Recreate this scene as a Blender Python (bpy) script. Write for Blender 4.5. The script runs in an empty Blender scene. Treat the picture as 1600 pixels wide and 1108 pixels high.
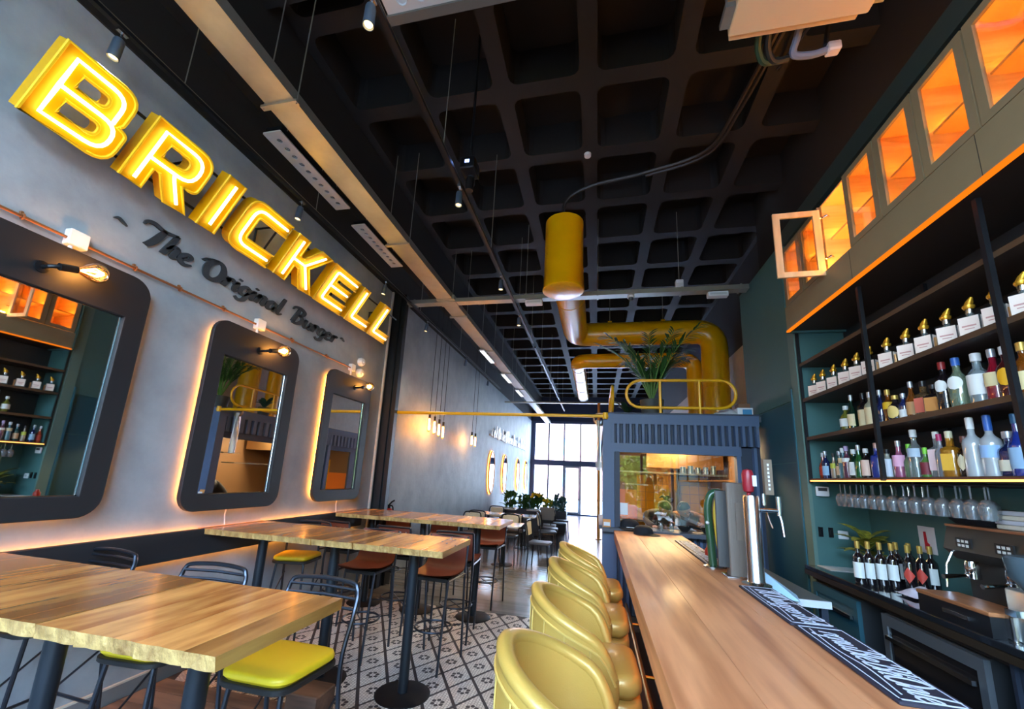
import bpy, bmesh, math, random
from mathutils import Vector, Matrix
random.seed(7)
S = bpy.context.scene
COL = S.collection
PI = math.pi

# ------------------------------------------------------------------ camera, sky, exposure
cam = bpy.data.objects.new('camera', bpy.data.cameras.new('camera')); COL.objects.link(cam)
yaw, pit, rol = 0.232253, 0.205982, 0.053228
fw = Vector((-math.sin(yaw)*math.cos(pit), math.cos(yaw)*math.cos(pit), math.sin(pit)))
rt = Vector((math.cos(yaw), math.sin(yaw), 0)); up = rt.cross(fw)
r2 = rt*math.cos(rol)+up*math.sin(rol); u2 = up*math.cos(rol)-rt*math.sin(rol)
cam.matrix_world = Matrix(((r2.x,u2.x,-fw.x,0),(r2.y,u2.y,-fw.y,0),(r2.z,u2.z,-fw.z,1.65),(0,0,0,1)))
cam.data.sensor_width = 36; cam.data.lens = 640.754/1600*36
cam.data.shift_x = (800-785.07)/1600; cam.data.shift_y = (609.82-554)/1600
cam.data.clip_start = .02; cam.data.clip_end = 300
S.camera = cam
S.view_settings.view_transform = 'Standard'; S.view_settings.look = 'None'
S.view_settings.gamma = 1; S.view_settings.use_curve_mapping = False
S.view_settings.exposure = 1.85
S.cycles.max_bounces = 8; S.cycles.diffuse_bounces = 4; S.cycles.glossy_bounces = 4
S.cycles.transmission_bounces = 6; S.cycles.transparent_max_bounces = 12
S.cycles.use_denoising = True
S.cycles.sample_clamp_indirect = 8
S.cycles.caustics_reflective = False; S.cycles.caustics_refractive = False

w = bpy.data.worlds.new('sky'); S.world = w; w.use_nodes = True
nt = w.node_tree; bg = nt.nodes['Background']
tc = nt.nodes.new('ShaderNodeTexCoord'); sp = nt.nodes.new('ShaderNodeSeparateXYZ')
rp = nt.nodes.new('ShaderNodeValToRGB')
nt.links.new(tc.outputs['Generated'], sp.inputs[0]); nt.links.new(sp.outputs['Z'], rp.inputs[0])
rp.color_ramp.elements[0].color = (.74,.89,1,1); rp.color_ramp.elements[1].color = (.28,.5,1,1)
rp.color_ramp.elements[1].position = .9
e = rp.color_ramp.elements.new(.25); e.color = (.52,.75,1,1)
nt.links.new(rp.outputs[0], bg.inputs['Color']); bg.inputs['Strength'].default_value = 9.5

XL, XR, XB, YC, YG, YF, ZC = -3.23, 2.05, 2.52, 5.85, 20.6, -2.8, 5.6

def lamp(name, kind, loc, energy, color, size=.1, rot=None, **k):
    d = bpy.data.lights.new(name, kind); d.energy = energy; d.color = color
    if kind == 'AREA':
        d.shape = 'RECTANGLE'; d.size = size; d.size_y = k.get('sy', size)
        if k.get('portal'): d.cycles.is_portal = True
    elif kind == 'SPOT':
        d.spot_size = k.get('cone', 1.2); d.spot_blend = .6; d.shadow_soft_size = size
    else: d.shadow_soft_size = size
    o = bpy.data.objects.new(name, d); COL.objects.link(o); o.location = loc
    if rot: o.rotation_euler = rot
    return o
# daylight comes through the two glazed ends of the room: portals guide the sky's own light, they add none
lamp('daylight_portal_front','AREA',(-.35,YF-.05,2.5),1,(1,1,1),5.8,(PI/2,0,0),sy=5,portal=True)
lamp('daylight_portal_rear','AREA',(-1.5,YG+.3,2.25),1,(1,1,1),3.5,(-PI/2,0,0),sy=4.4,portal=True)

sun = bpy.data.lights.new('sun','SUN'); sun.energy = 5; sun.color = (1,.94,.84); sun.angle = .01
so = bpy.data.objects.new('sun',sun); COL.objects.link(so); so.rotation_euler = Vector((-.80,.22,-.62)).to_track_quat('-Z','Y').to_euler()

# ------------------------------------------------------------------ materials
def lin(c): return tuple(((x/255)/12.92 if x/255 <= .04045 else ((x/255+.055)/1.055)**2.4) for x in c)
MC = {}
def mat(name, col, rough=.5, metal=0, var=0, vs=6, bump=0, bs=60, emit=0, coat=0, spec=.5, stretch=(1,1,1), col2=None, rnd=0):
    if name in MC: return MC[name]
    m = bpy.data.materials.new(name); m.use_nodes = True; t = m.node_tree; b = t.nodes['Principled BSDF']
    L = t.links.new; c = lin(col)+(1,)
    b.inputs['Base Color'].default_value = c; b.inputs['Roughness'].default_value = rough; b.inputs['Metallic'].default_value = metal
    b.inputs['Specular IOR Level'].default_value = spec
    if coat: b.inputs['Coat Weight'].default_value = coat; b.inputs['Coat Roughness'].default_value = .08
    if emit: b.inputs['Emission Color'].default_value = c; b.inputs['Emission Strength'].default_value = emit
    if var or bump or col2:
        tx = t.nodes.new('ShaderNodeTexCoord'); mp = t.nodes.new('ShaderNodeMapping'); mp.inputs['Scale'].default_value = stretch
        L(tx.outputs['Object'], mp.inputs[0])
    src = None
    if var or col2:
        n = t.nodes.new('ShaderNodeTexNoise'); n.inputs['Scale'].default_value = vs; n.inputs['Detail'].default_value = 5; n.inputs['Roughness'].default_value = .6
        L(mp.outputs[0], n.inputs['Vector'])
        r = t.nodes.new('ShaderNodeValToRGB'); r.color_ramp.elements[0].position = .3; r.color_ramp.elements[1].position = .72
        if col2: a, d = lin(col), lin(col2)
        else: a = tuple(x*(1-var) for x in c[:3]); d = tuple(min(1,x*(1+var)) for x in c[:3])
        r.color_ramp.elements[0].color = a+(1,); r.color_ramp.elements[1].color = d+(1,)
        L(n.outputs['Fac'], r.inputs[0]); src = r.outputs[0]
    if rnd:
        oi = t.nodes.new('ShaderNodeObjectInfo'); h = t.nodes.new('ShaderNodeHueSaturation')
        mr = t.nodes.new('ShaderNodeMapRange'); mr.inputs['To Min'].default_value = 1-rnd; mr.inputs['To Max'].default_value = 1+rnd
        L(oi.outputs['Random'], mr.inputs[0]); L(mr.outputs[0], h.inputs['Value'])
        if src: L(src, h.inputs['Color'])
        else: h.inputs['Color'].default_value = c
        src = h.outputs[0]
    if src: L(src, b.inputs['Base Color'])
    if bump:
        n2 = t.nodes.new('ShaderNodeTexNoise'); n2.inputs['Scale'].default_value = bs; n2.inputs['Detail'].default_value = 4
        L(mp.outputs[0], n2.inputs['Vector']); bp = t.nodes.new('ShaderNodeBump'); bp.inputs['Strength'].default_value = bump; bp.inputs['Distance'].default_value = .02
        L(n2.outputs['Fac'], bp.inputs['Height']); L(bp.outputs[0], b.inputs['Normal'])
    MC[name] = m; return m
def emis(name, col, s):
    if name in MC: return MC[name]
    m = bpy.data.materials.new(name); m.use_nodes = True; t = m.node_tree; t.nodes.clear()
    o = t.nodes.new('ShaderNodeOutputMaterial'); e = t.nodes.new('ShaderNodeEmission')
    e.inputs[0].default_value = lin(col)+(1,); e.inputs[1].default_value = s; t.links.new(e.outputs[0], o.inputs[0])
    MC[name] = m; return m
def glass(name, tint, refl=.12, rough=.02, cover=0.0):
    """clear or tinted thin glass: see-through with a fresnel sheen; cover adds body colour"""
    if name in MC: return MC[name]
    m = bpy.data.materials.new(name); m.use_nodes = True; t = m.node_tree; t.nodes.clear(); L = t.links.new
    o = t.nodes.new('ShaderNodeOutputMaterial'); tr = t.nodes.new('ShaderNodeBsdfTransparent'); g = t.nodes.new('ShaderNodeBsdfGlossy')
    tr.inputs[0].default_value = lin(tint)+(1,); g.inputs['Roughness'].default_value = rough
    lw = t.nodes.new('ShaderNodeLayerWeight'); lw.inputs[0].default_value = .35
    mr = t.nodes.new('ShaderNodeMapRange'); mr.inputs['To Min'].default_value = refl; mr.inputs['To Max'].default_value = min(1,refl+.55)
    L(lw.outputs['Facing'], mr.inputs[0])
    base = tr.outputs[0]
    if cover:
        df = t.nodes.new('ShaderNodeBsdfDiffuse'); df.inputs[0].default_value = lin(tint)+(1,)
        mx0 = t.nodes.new('ShaderNodeMixShader'); mx0.inputs[0].default_value = cover; L(base, mx0.inputs[1]); L(df.outputs[0], mx0.inputs[2]); base = mx0.outputs[0]
    mx = t.nodes.new('ShaderNodeMixShader'); L(mr.outputs[0], mx.inputs[0]); L(base, mx.inputs[1]); L(g.outputs[0], mx.inputs[2]); L(mx.outputs[0], o.inputs[0])
    MC[name] = m; return m
def wood(name, dark, light, scale=(9,.8,9), rings=5, rough=.35, rnd=.18, bump=.08, coat=0):
    if name in MC: return MC[name]
    m = bpy.data.materials.new(name); m.use_nodes = True; t = m.node_tree; b = t.nodes['Principled BSDF']; L = t.links.new
    tx = t.nodes.new('ShaderNodeTexCoord'); oi = t.nodes.new('ShaderNodeObjectInfo')
    ad = t.nodes.new('ShaderNodeVectorMath'); ad.operation = 'ADD'
    sc = t.nodes.new('ShaderNodeVectorMath'); sc.operation = 'SCALE'; sc.inputs['Scale'].default_value = 17
    cb = t.nodes.new('ShaderNodeCombineXYZ'); [L(oi.outputs['Random'], cb.inputs[i]) for i in range(3)]
    L(cb.outputs[0], sc.inputs[0]); L(tx.outputs['Object'], ad.inputs[0]); L(sc.outputs[0], ad.inputs[1])
    mp = t.nodes.new('ShaderNodeMapping'); mp.inputs['Scale'].default_value = scale; L(ad.outputs[0], mp.inputs[0])
    n = t.nodes.new('ShaderNodeTexNoise'); n.inputs['Scale'].default_value = .6; n.inputs['Detail'].default_value = 3; L(mp.outputs[0], n.inputs['Vector'])
    ml = t.nodes.new('ShaderNodeMath'); ml.operation = 'MULTIPLY'; ml.inputs[1].default_value = rings*6.28; L(n.outputs['Fac'], ml.inputs[0])
    sn = t.nodes.new('ShaderNodeMath'); sn.operation = 'SINE'; L(ml.outputs[0], sn.inputs[0])
    n2 = t.nodes.new('ShaderNodeTexNoise'); n2.inputs['Scale'].default_value = 5; n2.inputs['Detail'].default_value = 6; L(mp.outputs[0], n2.inputs['Vector'])
    mr = t.nodes.new('ShaderNodeMapRange'); mr.inputs['From Min'].default_value = -1; mr.inputs['To Max'].default_value = .55; L(sn.outputs[0], mr.inputs[0])
    a2 = t.nodes.new('ShaderNodeMath'); a2.operation = 'MULTIPLY_ADD'; a2.inputs[1].default_value = .75; L(n2.outputs['Fac'], a2.inputs[0]); L(mr.outputs[0], a2.inputs[2])
    r = t.nodes.new('ShaderNodeValToRGB'); r.color_ramp.elements[0].color = lin(dark)+(1,); r.color_ramp.elements[1].color = lin(light)+(1,)
    r.color_ramp.elements[0].position = .2; r.color_ramp.elements[1].position = .95
    L(a2.outputs[0], r.inputs[0])
    h = t.nodes.new('ShaderNodeHueSaturation'); m2 = t.nodes.new('ShaderNodeMapRange'); m2.inputs['To Min'].default_value = 1-rnd; m2.inputs['To Max'].default_value = 1+rnd
    L(oi.outputs['Random'], m2.inputs[0]); L(m2.outputs[0], h.inputs['Value']); L(r.outputs[0], h.inputs['Color']); L(h.outputs[0], b.inputs['Base Color'])
    b.inputs['Roughness'].default_value = rough
    if coat: b.inputs['Coat Weight'].default_value = coat; b.inputs['Coat Roughness'].default_value = .12
    bp = t.nodes.new('ShaderNodeBump'); bp.inputs['Strength'].default_value = bump; bp.inputs['Distance'].default_value = .004
    L(a2.outputs[0], bp.inputs['Height']); L(bp.outputs[0], b.inputs['Normal'])
    MC[name] = m; return m

BLK = mat('black_metal',(34,36,40),.38,.6)
TUBE = mat('gunmetal_tube',(62,66,74),.3,.85)
POST = mat('slate_post',(31,38,45),.42,.4)
STEEL = mat('steel',(190,192,195),.22,1)
GALV = mat('galvanised',(168,166,156),.38,.75,var=.12,vs=4)
CHROME = mat('chrome',(225,228,232),.08,1)
YEL = mat('yellow_paint',(238,178,8),.32,coat=.25)
DUCT = mat('yellow_duct',(242,180,6),.3,var=.06,vs=2,coat=.3)
SLATE = mat('slate_blue_paint',(76,96,128),.5)
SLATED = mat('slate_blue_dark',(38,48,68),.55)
GREEN = mat('teal_wall',(68,108,106),.55,var=.05,vs=2)
GREEND = mat('teal_panel',(36,80,92),.5)
DARK = mat('near_black',(18,17,17),.8)
WHITE = mat('white_plastic',(225,228,232),.4)
GOLDL = mat('gold_leather',(196,158,74),.38,.2,var=.06,vs=3,bump=.08,bs=180,coat=.15)
GOLDP = mat('gold_piping',(214,182,98),.3,.3)
YSEAT = mat('yellow_vinyl',(232,206,38),.42)
BLEA = mat('brown_leather',(112,52,34),.42,var=.15,vs=8)
CREAM = mat('cream_fabric',(206,196,166),.8)
WARM = emis('warm_led',(255,150,48),8.5)
WARMS = emis('warm_led_shelf',(255,164,84),1.3)
BULB = emis('bulb_filament',(255,196,110),30)
MIRROR = mat('mirror',(235,238,240),.015,1)

# ------------------------------------------------------------------ mesh helpers
class MB:
    def __init__(s): s.v=[]; s.f=[]
    def add(s, vs, fs, M=None):
        o = len(s.v)
        s.v += [tuple(M @ Vector(p)) for p in vs] if M else [tuple(p) for p in vs]
        s.f += [tuple(i+o for i in f) for f in fs]; return s
    def box(s, x0,x1,y0,y1,z0,z1, M=None):
        return s.add([(x0,y0,z0),(x1,y0,z0),(x1,y1,z0),(x0,y1,z0),(x0,y0,z1),(x1,y0,z1),(x1,y1,z1),(x0,y1,z1)],
            [(0,3,2,1),(4,5,6,7),(0,1,5,4),(1,2,6,5),(2,3,7,6),(3,0,4,7)], M)
    def prism(s, pts, z0, z1, ch=0, M=None, ch0=None):
        """pts: counter-clockwise outline in xy, extruded z0..z1 with chamfered edges"""
        n = len(pts); cx = sum(p[0] for p in pts)/n; cy = sum(p[1] for p in pts)/n
        def ins(c):
            if not c: return pts
            out=[]
            for i in range(n):
                a,b,d = pts[i-1],pts[i],pts[(i+1)%n]
                e1=(b[0]-a[0],b[1]-a[1]); e2=(d[0]-b[0],d[1]-b[1])
                l1=math.hypot(*e1) or 1; l2=math.hypot(*e2) or 1
                nx=-(e1[1]/l1+e2[1]/l2); ny=e1[0]/l1+e2[0]/l2; q=nx*nx+ny*ny
                if q<1e-6: out.append(b); continue
                out.append((b[0]+nx*2*c/q, b[1]+ny*2*c/q))
            return out
        c0 = ch if ch0 is None else ch0
        rings=[]
        if c0: rings += [(ins(c0),z0),(pts,z0+c0)]
        else: rings += [(pts,z0)]
        if ch:
            rings += [(pts,z1-ch),(ins(ch*.35),z1-ch*.3),(ins(ch),z1)] if ch>.008 else [(pts,z1-ch),(ins(ch),z1)]
        else: rings += [(pts,z1)]
        vs=[(p[0],p[1],z) for r,z in rings for p in r]; fs=[tuple(reversed(range(n)))]
        for k in range(len(rings)-1):
            for i in range(n): fs.append((k*n+i,k*n+(i+1)%n,(k+1)*n+(i+1)%n,(k+1)*n+i))
        fs.append(tuple(range((len(rings)-1)*n,len(rings)*n)))
        return s.add(vs,fs,M)
    def tube(s, path, r, n=8, closed=False, M=None, flat=1):
        P=[Vector(p) for p in path]; m=len(P); vs=[]; fs=[]
        u=None
        for i in range(m):
            a=P[(i-1)%m] if (closed or i>0) else P[i]; b=P[(i+1)%m] if (closed or i<m-1) else P[i]
            t=(b-a); t = t.normalized() if t.length>1e-9 else Vector((0,0,1))
            if u is None:
                h=Vector((0,0,1)) if abs(t.z)<.9 else Vector((1,0,0)); u=t.cross(h).normalized()
            else:
                u=(u-t*u.dot(t)); u = u.normalized() if u.length>1e-6 else t.orthogonal().normalized()
            w_=t.cross(u); rr = r[i] if isinstance(r,(list,tuple)) else r
            for k in range(n):
                g=2*PI*k/n; vs.append(P[i]+u*(rr*math.cos(g))+w_*(rr*flat*math.sin(g)))
        L=m if closed else m-1
        for i in range(L):
            for k in range(n):
                j=(i+1)%m; fs.append((i*n+k,i*n+(k+1)%n,j*n+(k+1)%n,j*n+k))
        if not closed: fs += [tuple(reversed(range(n))), tuple(range((m-1)*n,m*n))]
        return s.add(vs,fs,M)
    def cyl(s,p0,p1,r,r1=None,n=16,M=None): return s.tube([p0,p1],[r,r if r1 is None else r1],n,M=M)
    def lathe(s, prof, n=16, c=(0,0,0), M=None, sq=0):
        vs=[]; fs=[]; m=len(prof)
        for (r,z) in prof:
            for k in range(n):
                g=2*PI*(k+.5)/n; cx,cy=math.cos(g),math.sin(g)
                if sq:
                    q=1/max(abs(cx),abs(cy)); q=1+(min(q,1.25)-1)*sq; cx*=q; cy*=q
                vs.append((c[0]+r*cx,c[1]+r*cy,c[2]+z))
        for i in range(m-1):
            for k in range(n): fs.append((i*n+k,i*n+(k+1)%n,(i+1)*n+(k+1)%n,(i+1)*n+k))
        fs += [tuple(reversed(range(n))), tuple(range((m-1)*n,m*n))]
        return s.add(vs,fs,M)
    def sph(s,c,rx,ry=None,rz=None,nu=14,nv=8,M=None):
        ry=ry or rx; rz=rz or rx; vs=[]; fs=[]
        for i in range(nv+1):
            t=PI*i/nv
            for k in range(nu):
                g=2*PI*k/nu; vs.append((c[0]+rx*math.sin(t)*math.cos(g),c[1]+ry*math.sin(t)*math.sin(g),c[2]-rz*math.cos(t)))
        for i in range(nv):
            for k in range(nu): fs.append((i*nu+k,i*nu+(k+1)%nu,(i+1)*nu+(k+1)%nu,(i+1)*nu+k))
        return s.add(vs,fs,M)
    def grid(s, fn, nu, nv, closeu=False, M=None):
        vs=[fn(i/nu if closeu else i/(nu-1), j/(nv-1)) for j in range(nv) for i in range(nu)]
        fs=[]
        for j in range(nv-1):
            for i in range(nu if closeu else nu-1): fs.append((j*nu+i,j*nu+(i+1)%nu,(j+1)*nu+(i+1)%nu,(j+1)*nu+i))
        return s.add(vs,fs,M)
    def mesh(s,name,smooth=40):
        me=bpy.data.meshes.new(name); me.from_pydata(s.v,[],s.f)
        bm=bmesh.new(); bm.from_mesh(me); bmesh.ops.remove_doubles(bm,verts=bm.verts,dist=1e-6); bmesh.ops.recalc_face_normals(bm,faces=bm.faces); bm.to_mesh(me); bm.free()
        if smooth:
            me.polygons.foreach_set('use_smooth',[True]*len(me.polygons)); me.set_sharp_from_angle(angle=math.radians(smooth))
        return me
    def ob(s,name,m,parent=None,smooth=40,loc=None,kind=None):
        return link(s.mesh(name,smooth),name,m,parent,loc,kind)
def link(me,name,m,parent=None,loc=None,kind=None):
    if m and not me.materials: me.materials.append(m)
    o=bpy.data.objects.new(name,me); COL.objects.link(o)
    if parent: o.parent=parent
    if loc: o.location=loc
    if kind: o['kind']=kind
    return o
def tag(o,label,cat,group=None):
    o['label']=label; o['category']=cat
    if group: o['group']=group
    return o
def thing(name,label,cat,loc=(0,0,0),rz=0,group=None):
    o=bpy.data.objects.new(name,None); COL.objects.link(o); o.empty_display_size=.1; o.location=loc; o.rotation_euler=(0,0,rz)
    return tag(o,label,cat,group)
def dup(src,label,loc,rz=0,group=None,scale=None):
    def cp(o,par):
        c=o.copy(); COL.objects.link(c)
        if par: c.parent=par
        for ch in o.children: cp(ch,c)
        return c
    r=cp(src,None); r.location=loc; r.rotation_euler=(0,0,rz); r['label']=label
    if group: r['group']=group
    if scale: r.scale=scale
    return r
def struct(o): o['kind']='structure'; return o
def rrect(x0,x1,y0,y1,r,n=5):
    out=[]
    for cx,cy,a in ((x1-r,y1-r,0),(x0+r,y1-r,PI/2),(x0+r,y0+r,PI),(x1-r,y0+r,1.5*PI)):
        for k in range(n+1):
            g=a+PI/2*k/n; out.append((cx+r*math.cos(g),cy+r*math.sin(g)))
    return out
def rpoly(pts,closed=True,n=5):
    """polyline with rounded corners: pts (x,y[,r])"""
    out=[]; m=len(pts)
    for i,p in enumerate(pts):
        r=p[2] if len(p)>2 else 0
        if not r or (not closed and i in (0,m-1)): out.append((p[0],p[1])); continue
        a=Vector(pts[i-1][:2]); b=Vector(p[:2]); c=Vector(pts[(i+1)%m][:2])
        d1=(a-b).normalized(); d2=(c-b).normalized(); ang=d1.angle(d2); d=min(r/math.tan(ang/2),(a-b).length*.5,(c-b).length*.5)
        q0=b+d1*d; q1=b+d2*d
        for k in range(n+1):
            t=k/n; q=q0*(1-t)**2+b*2*t*(1-t)+q1*t*t; out.append((q.x,q.y))
    return out
def fill2d(loops,depth,bevel=0,M=None,name='outline'):
    """flat outline with holes, extruded to depth (mesh)"""
    cu=bpy.data.curves.new(name,'CURVE'); cu.dimensions='2D'; cu.fill_mode='BOTH'; cu.extrude=depth/2; cu.bevel_depth=bevel; cu.bevel_resolution=1
    for lp in loops:
        sp_=cu.splines.new('POLY'); sp_.points.add(len(lp)-1)
        for k,p in enumerate(lp): sp_.points[k].co=(p[0],p[1],0,1)
        sp_.use_cyclic_u=True
    o=bpy.data.objects.new(name,cu); me=bpy.data.meshes.new_from_object(o); bpy.data.objects.remove(o); bpy.data.curves.remove(cu)
    if M: me.transform(M)
    me.materials.clear()
    for p in me.polygons: p.use_smooth=False
    return me
def arc(c,r,a0,a1,n,plane='xz'):
    out=[]
    for k in range(n+1):
        g=a0+(a1-a0)*k/n; a,b=r*math.cos(g),r*math.sin(g)
        out.append({'xz':(c[0]+a,c[1],c[2]+b),'yz':(c[0],c[1]+a,c[2]+b),'xy':(c[0]+a,c[1]+b,c[2])}[plane])
    return out
def cr(P,n=6):
    """smooth curve through points (any dimension)"""
    out=[]
    for i in range(len(P)-1):
        p0=P[max(i-1,0)];p1=P[i];p2=P[i+1];p3=P[min(i+2,len(P)-1)]
        for k in range(n):
            t=k/n; out.append(tuple(.5*((2*b)+(-a+c)*t+(2*a-5*b+4*c-d)*t*t+(-a+3*b-3*c+d)*t**3) for a,b,c,d in zip(p0,p1,p2,p3)))
    out.append(tuple(P[-1])); return out
YZ = Matrix(((0,0,1,0),(1,0,0,0),(0,1,0,0),(0,0,0,1)))   # outline (u,v) -> world (y,z), depth along +X
def yz(x): return Matrix.Translation((x,0,0)) @ YZ
# ------------------------------------------------------------------ the room
PLAST = mat('grey_plaster',(136,147,155),.62,col2=(165,175,181),vs=2.2,bump=.25,bs=9)
CEIL = mat('black_ceiling',(20,16,13),.75,var=.15,vs=3)
BOARD = mat('floor_boards',(86,84,82),.22,col2=(116,113,108),vs=1.3,stretch=(.35,7,1),bump=.05,bs=3)
GROUT = mat('tile_grout_dark',(58,52,52),.55)
fl = struct(MB().box(XL-.3,XB+.3,YF-.3,5.33,-.1,0).ob('floor',GROUT,smooth=0))
struct(MB().box(XL-.3,XB+.3,5.33,YG+.3,-.1,.0048).ob('floor_rear',BOARD,smooth=0))
# mosaic rhombus tiles with a dark flower, each a piece of the floor
TM = bpy.data.materials.new('mosaic_tile'); TM.use_nodes=True; t=TM.node_tree; b=t.nodes['Principled BSDF']
tx=t.nodes.new('ShaderNodeTexCoord'); br=t.nodes.new('ShaderNodeTexBrick'); br.inputs['Scale'].default_value=1
br.inputs['Color1'].default_value=lin((226,218,206))+(1,); br.inputs['Color2'].default_value=lin((206,196,184))+(1,); br.inputs['Mortar'].default_value=lin((140,130,122))+(1,)
br.inputs['Brick Width'].default_value=.026; br.inputs['Row Height'].default_value=.022; br.inputs['Mortar Size'].default_value=.0022
mp=t.nodes.new('ShaderNodeMapping'); mp.inputs['Rotation'].default_value=(0,0,PI/2); t.links.new(tx.outputs['Object'],mp.inputs[0]); t.links.new(mp.outputs[0],br.inputs['Vector'])
t.links.new(br.outputs['Color'],b.inputs['Base Color']); b.inputs['Roughness'].default_value=.32
k=.88; tm=MB().prism([(.13*k,0),(0,.222*k),(-.13*k,0),(0,-.222*k)],0,.004).mesh('tile',0); tm.materials.append(TM); tm.materials.append(GROUT)
fb=MB()
for i in range(6):
    g=PI/6+i*PI/3; fb.prism([(.037*math.cos(g)+.0175*math.cos(a*PI/3),.037*math.sin(g)+.0175*math.sin(a*PI/3)) for a in range(6)],.003,.0046)
bm=bmesh.new(); bm.from_mesh(tm); n0=len(bm.faces); fm=fb.mesh('fl',0); bm.from_mesh(fm)
bm.faces.ensure_lookup_table()
for f in bm.faces[n0:]: f.material_index=1
bm.to_mesh(tm); bm.free()
cells=[]
for i in range(-30,31):
    for j in range(-30,31):
        x=-1.129+.13*(i+j); y=3.68+.222*(j-i)
        if XL+.14<x<.05 and 1.35<y<5.42: cells.append((math.hypot(x+.7,y-3.4),x,y))
for d,x,y in sorted(cells)[:298]: link(tm,'tile',None,fl,(x,y,0))

wl=struct(MB().box(XL-.2,XL,YF,YG+.2,0,4.46).ob('wall_left',PLAST,smooth=0))
struct(MB().box(XL-.2,XL+.015,YF,YG+.2,4.46,6.1).ob('wall_left_upper',CEIL,smooth=0))
struct(MB().box(XL,XL+.018,YF,5.68,0,.1).ob('baseboard_left',mat('skirting_grey',(120,122,124),.5),smooth=0))
struct(MB().box(XL,XL+.02,YF,5.68,.1,.112).ob('trim_1',mat('skirting_strip',(205,200,185),.4),smooth=0))
struct(MB().box(XL,XL+.13,5.66,5.84,0,4.46).box(XL,XL+.2,5.7,5.8,0,4.46).ob('trim_2',POST,smooth=0))
struct(MB().box(XL+.0,XL+.03,5.58,5.61,0,4.46).ob('trim_3',mat('pale_strip',(190,190,186),.5),smooth=0))
# right side
struct(MB().box(XB,XB+.2,YF,4.72,0,6.1).ob('wall_right',GREEN,smooth=0))
struct(MB().box(XB,XB+.2,4.72,YG+.2,4.15,6.1).ob('wall_right_top',CEIL,smooth=0))
struct(MB().box(XB,XB+.2,4.72,YG+.2,0,4.15).ob('wall_right_rear',mat('cream_wall',(186,170,150),.7,var=.06),smooth=0))
pw=struct(MB().box(XR+.012,XB,4.72,6.3,0,4.46).ob('wall_panelled',GREEN,smooth=0))
for z0,z1 in ((0,.02),(.02,1.95),(1.958,2.6)):
    if z1>.1: MB().prism(rrect(4.745,6.28,z0,z1,.004,1),-.012,.002,.003,M=Matrix.Translation((XR+.012,0,0))@Matrix(((0,0,-1,0),(1,0,0,0),(0,1,0,0),(0,0,0,1)))).ob('panel',GREEND,pw,smooth=0)
MB().box(XR,XR+.012,4.745,6.28,2.61,4.44).ob('panel',GREEN,pw,smooth=0)
MB().box(XR-.02,XR+.012,4.72,4.86,0,4.28).ob('end_board',mat('pale_teal_board',(96,124,116),.5),pw,smooth=0)
MB().box(XR-.03,XR+.02,4.862,4.892,0,2.72).ob('panel_edge',mat('teal_edge',(40,96,112),.45),pw,smooth=0)
struct(MB().box(1.98,XB,YF,4.71,4.28,4.46).ob('trim_4',mat('dark_green_crown',(34,48,44),.6),smooth=0))
struct(MB().box(XR+.3,XB,YF,6.3,4.46,6.1).ob('wall_right_upper',mat('soot_black',(9,8,7),.9),smooth=0))

# coffered black ceiling
ce=struct(MB().box(XL-.2,XB+.2,YF-.3,YG+.3,6.02,6.12).ob('ceiling',CEIL,smooth=0))
px_,py_=.88,.97
def coffer_mesh():
    out=[(-px_/2,-py_/2),(px_/2,-py_/2),(px_/2,py_/2),(-px_/2,py_/2)]; hole=rrect(-px_/2+.085,px_/2-.085,-py_/2+.085,py_/2-.085,.09,3)
    me=fill2d([out,hole],.42,0,Matrix.Translation((0,0,.21)),'coffer'); me.materials.append(CEIL); return me
cm=coffer_mesh()
ys=[3.965+.97*j for j in range(-7,17)]
for i in range(-3,4):
    for y in ys: link(cm,'coffer',None,ce,(.34+.88*i-.0,y,ZC))
MB().box(XL-.2,.34-3.5*.88,YF,YG,ZC,6.02).ob('ceiling_edge',CEIL,ce,smooth=0)
MB().box(.34+3.5*.88-.8,XB+.2,YF,6.2,ZC-.02,6.02).ob('ceiling_edge',CEIL,ce,smooth=0)
MB().box(XL,-2.75,YF,YG,5.0,5.58).ob('ceiling_drop',CEIL,ce,smooth=0)

MB().box(-2.75,-1.25,YF,2.2,5.42,5.60).ob('ceiling_panel',CEIL,ce,smooth=0)
# rear glazing
FR=mat('window_frame_blue',(70,88,124),.5)
gp=glass('window_pane',(250,252,255),.04)
wf=MB()
xs=[-3.12,-2.34,-1.58,-.78,.05,.9,1.7,XB-.02]
for x in xs: wf.box(x-(.10 if x==-3.12 else .035),x+(.10 if x==-3.12 else .035),YG-.05,YG+.05,0,4.42)
for z,h in ((4.42,.12),(2.42,.26),(.03,.06)): wf.box(XL,XB,YG-.06,YG+.06,z-h/2,z+h/2)
w1=struct(wf.ob('window_1',FR,smooth=0))
for a,b_ in zip(xs[:-1],xs[1:]):
    MB().box(a+.035,b_-.035,YG-.004,YG+.004,2.51,4.36).ob('pane',gp,w1,smooth=0)
    if a!=-1.58: MB().box(a+.035,b_-.035,YG-.004,YG+.004,.06,2.33).ob('pane',gp,w1,smooth=0)
struct(MB().box(XL,XB,YG-.08,YG+.2,4.48,6.1).ob('wall_rear',mat('rear_blue',(46,58,84),.7),smooth=0))
dr=MB()
for x0,x1,z0,z1 in ((-1.54,-1.48,.01,2.3),(-.88,-.82,.01,2.3),(-1.48,-.88,2.2,2.3),(-1.48,-.88,.01,.14)): dr.box(x0,x1,YG-.03,YG+.03,z0,z1)
d1=struct(dr.ob('door_1',mat('door_frame_pale',(150,160,178),.4),smooth=0)); MB().box(-1.48,-.88,YG-.004,YG+.004,.14,2.2).ob('pane',gp,d1,smooth=0)
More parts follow.
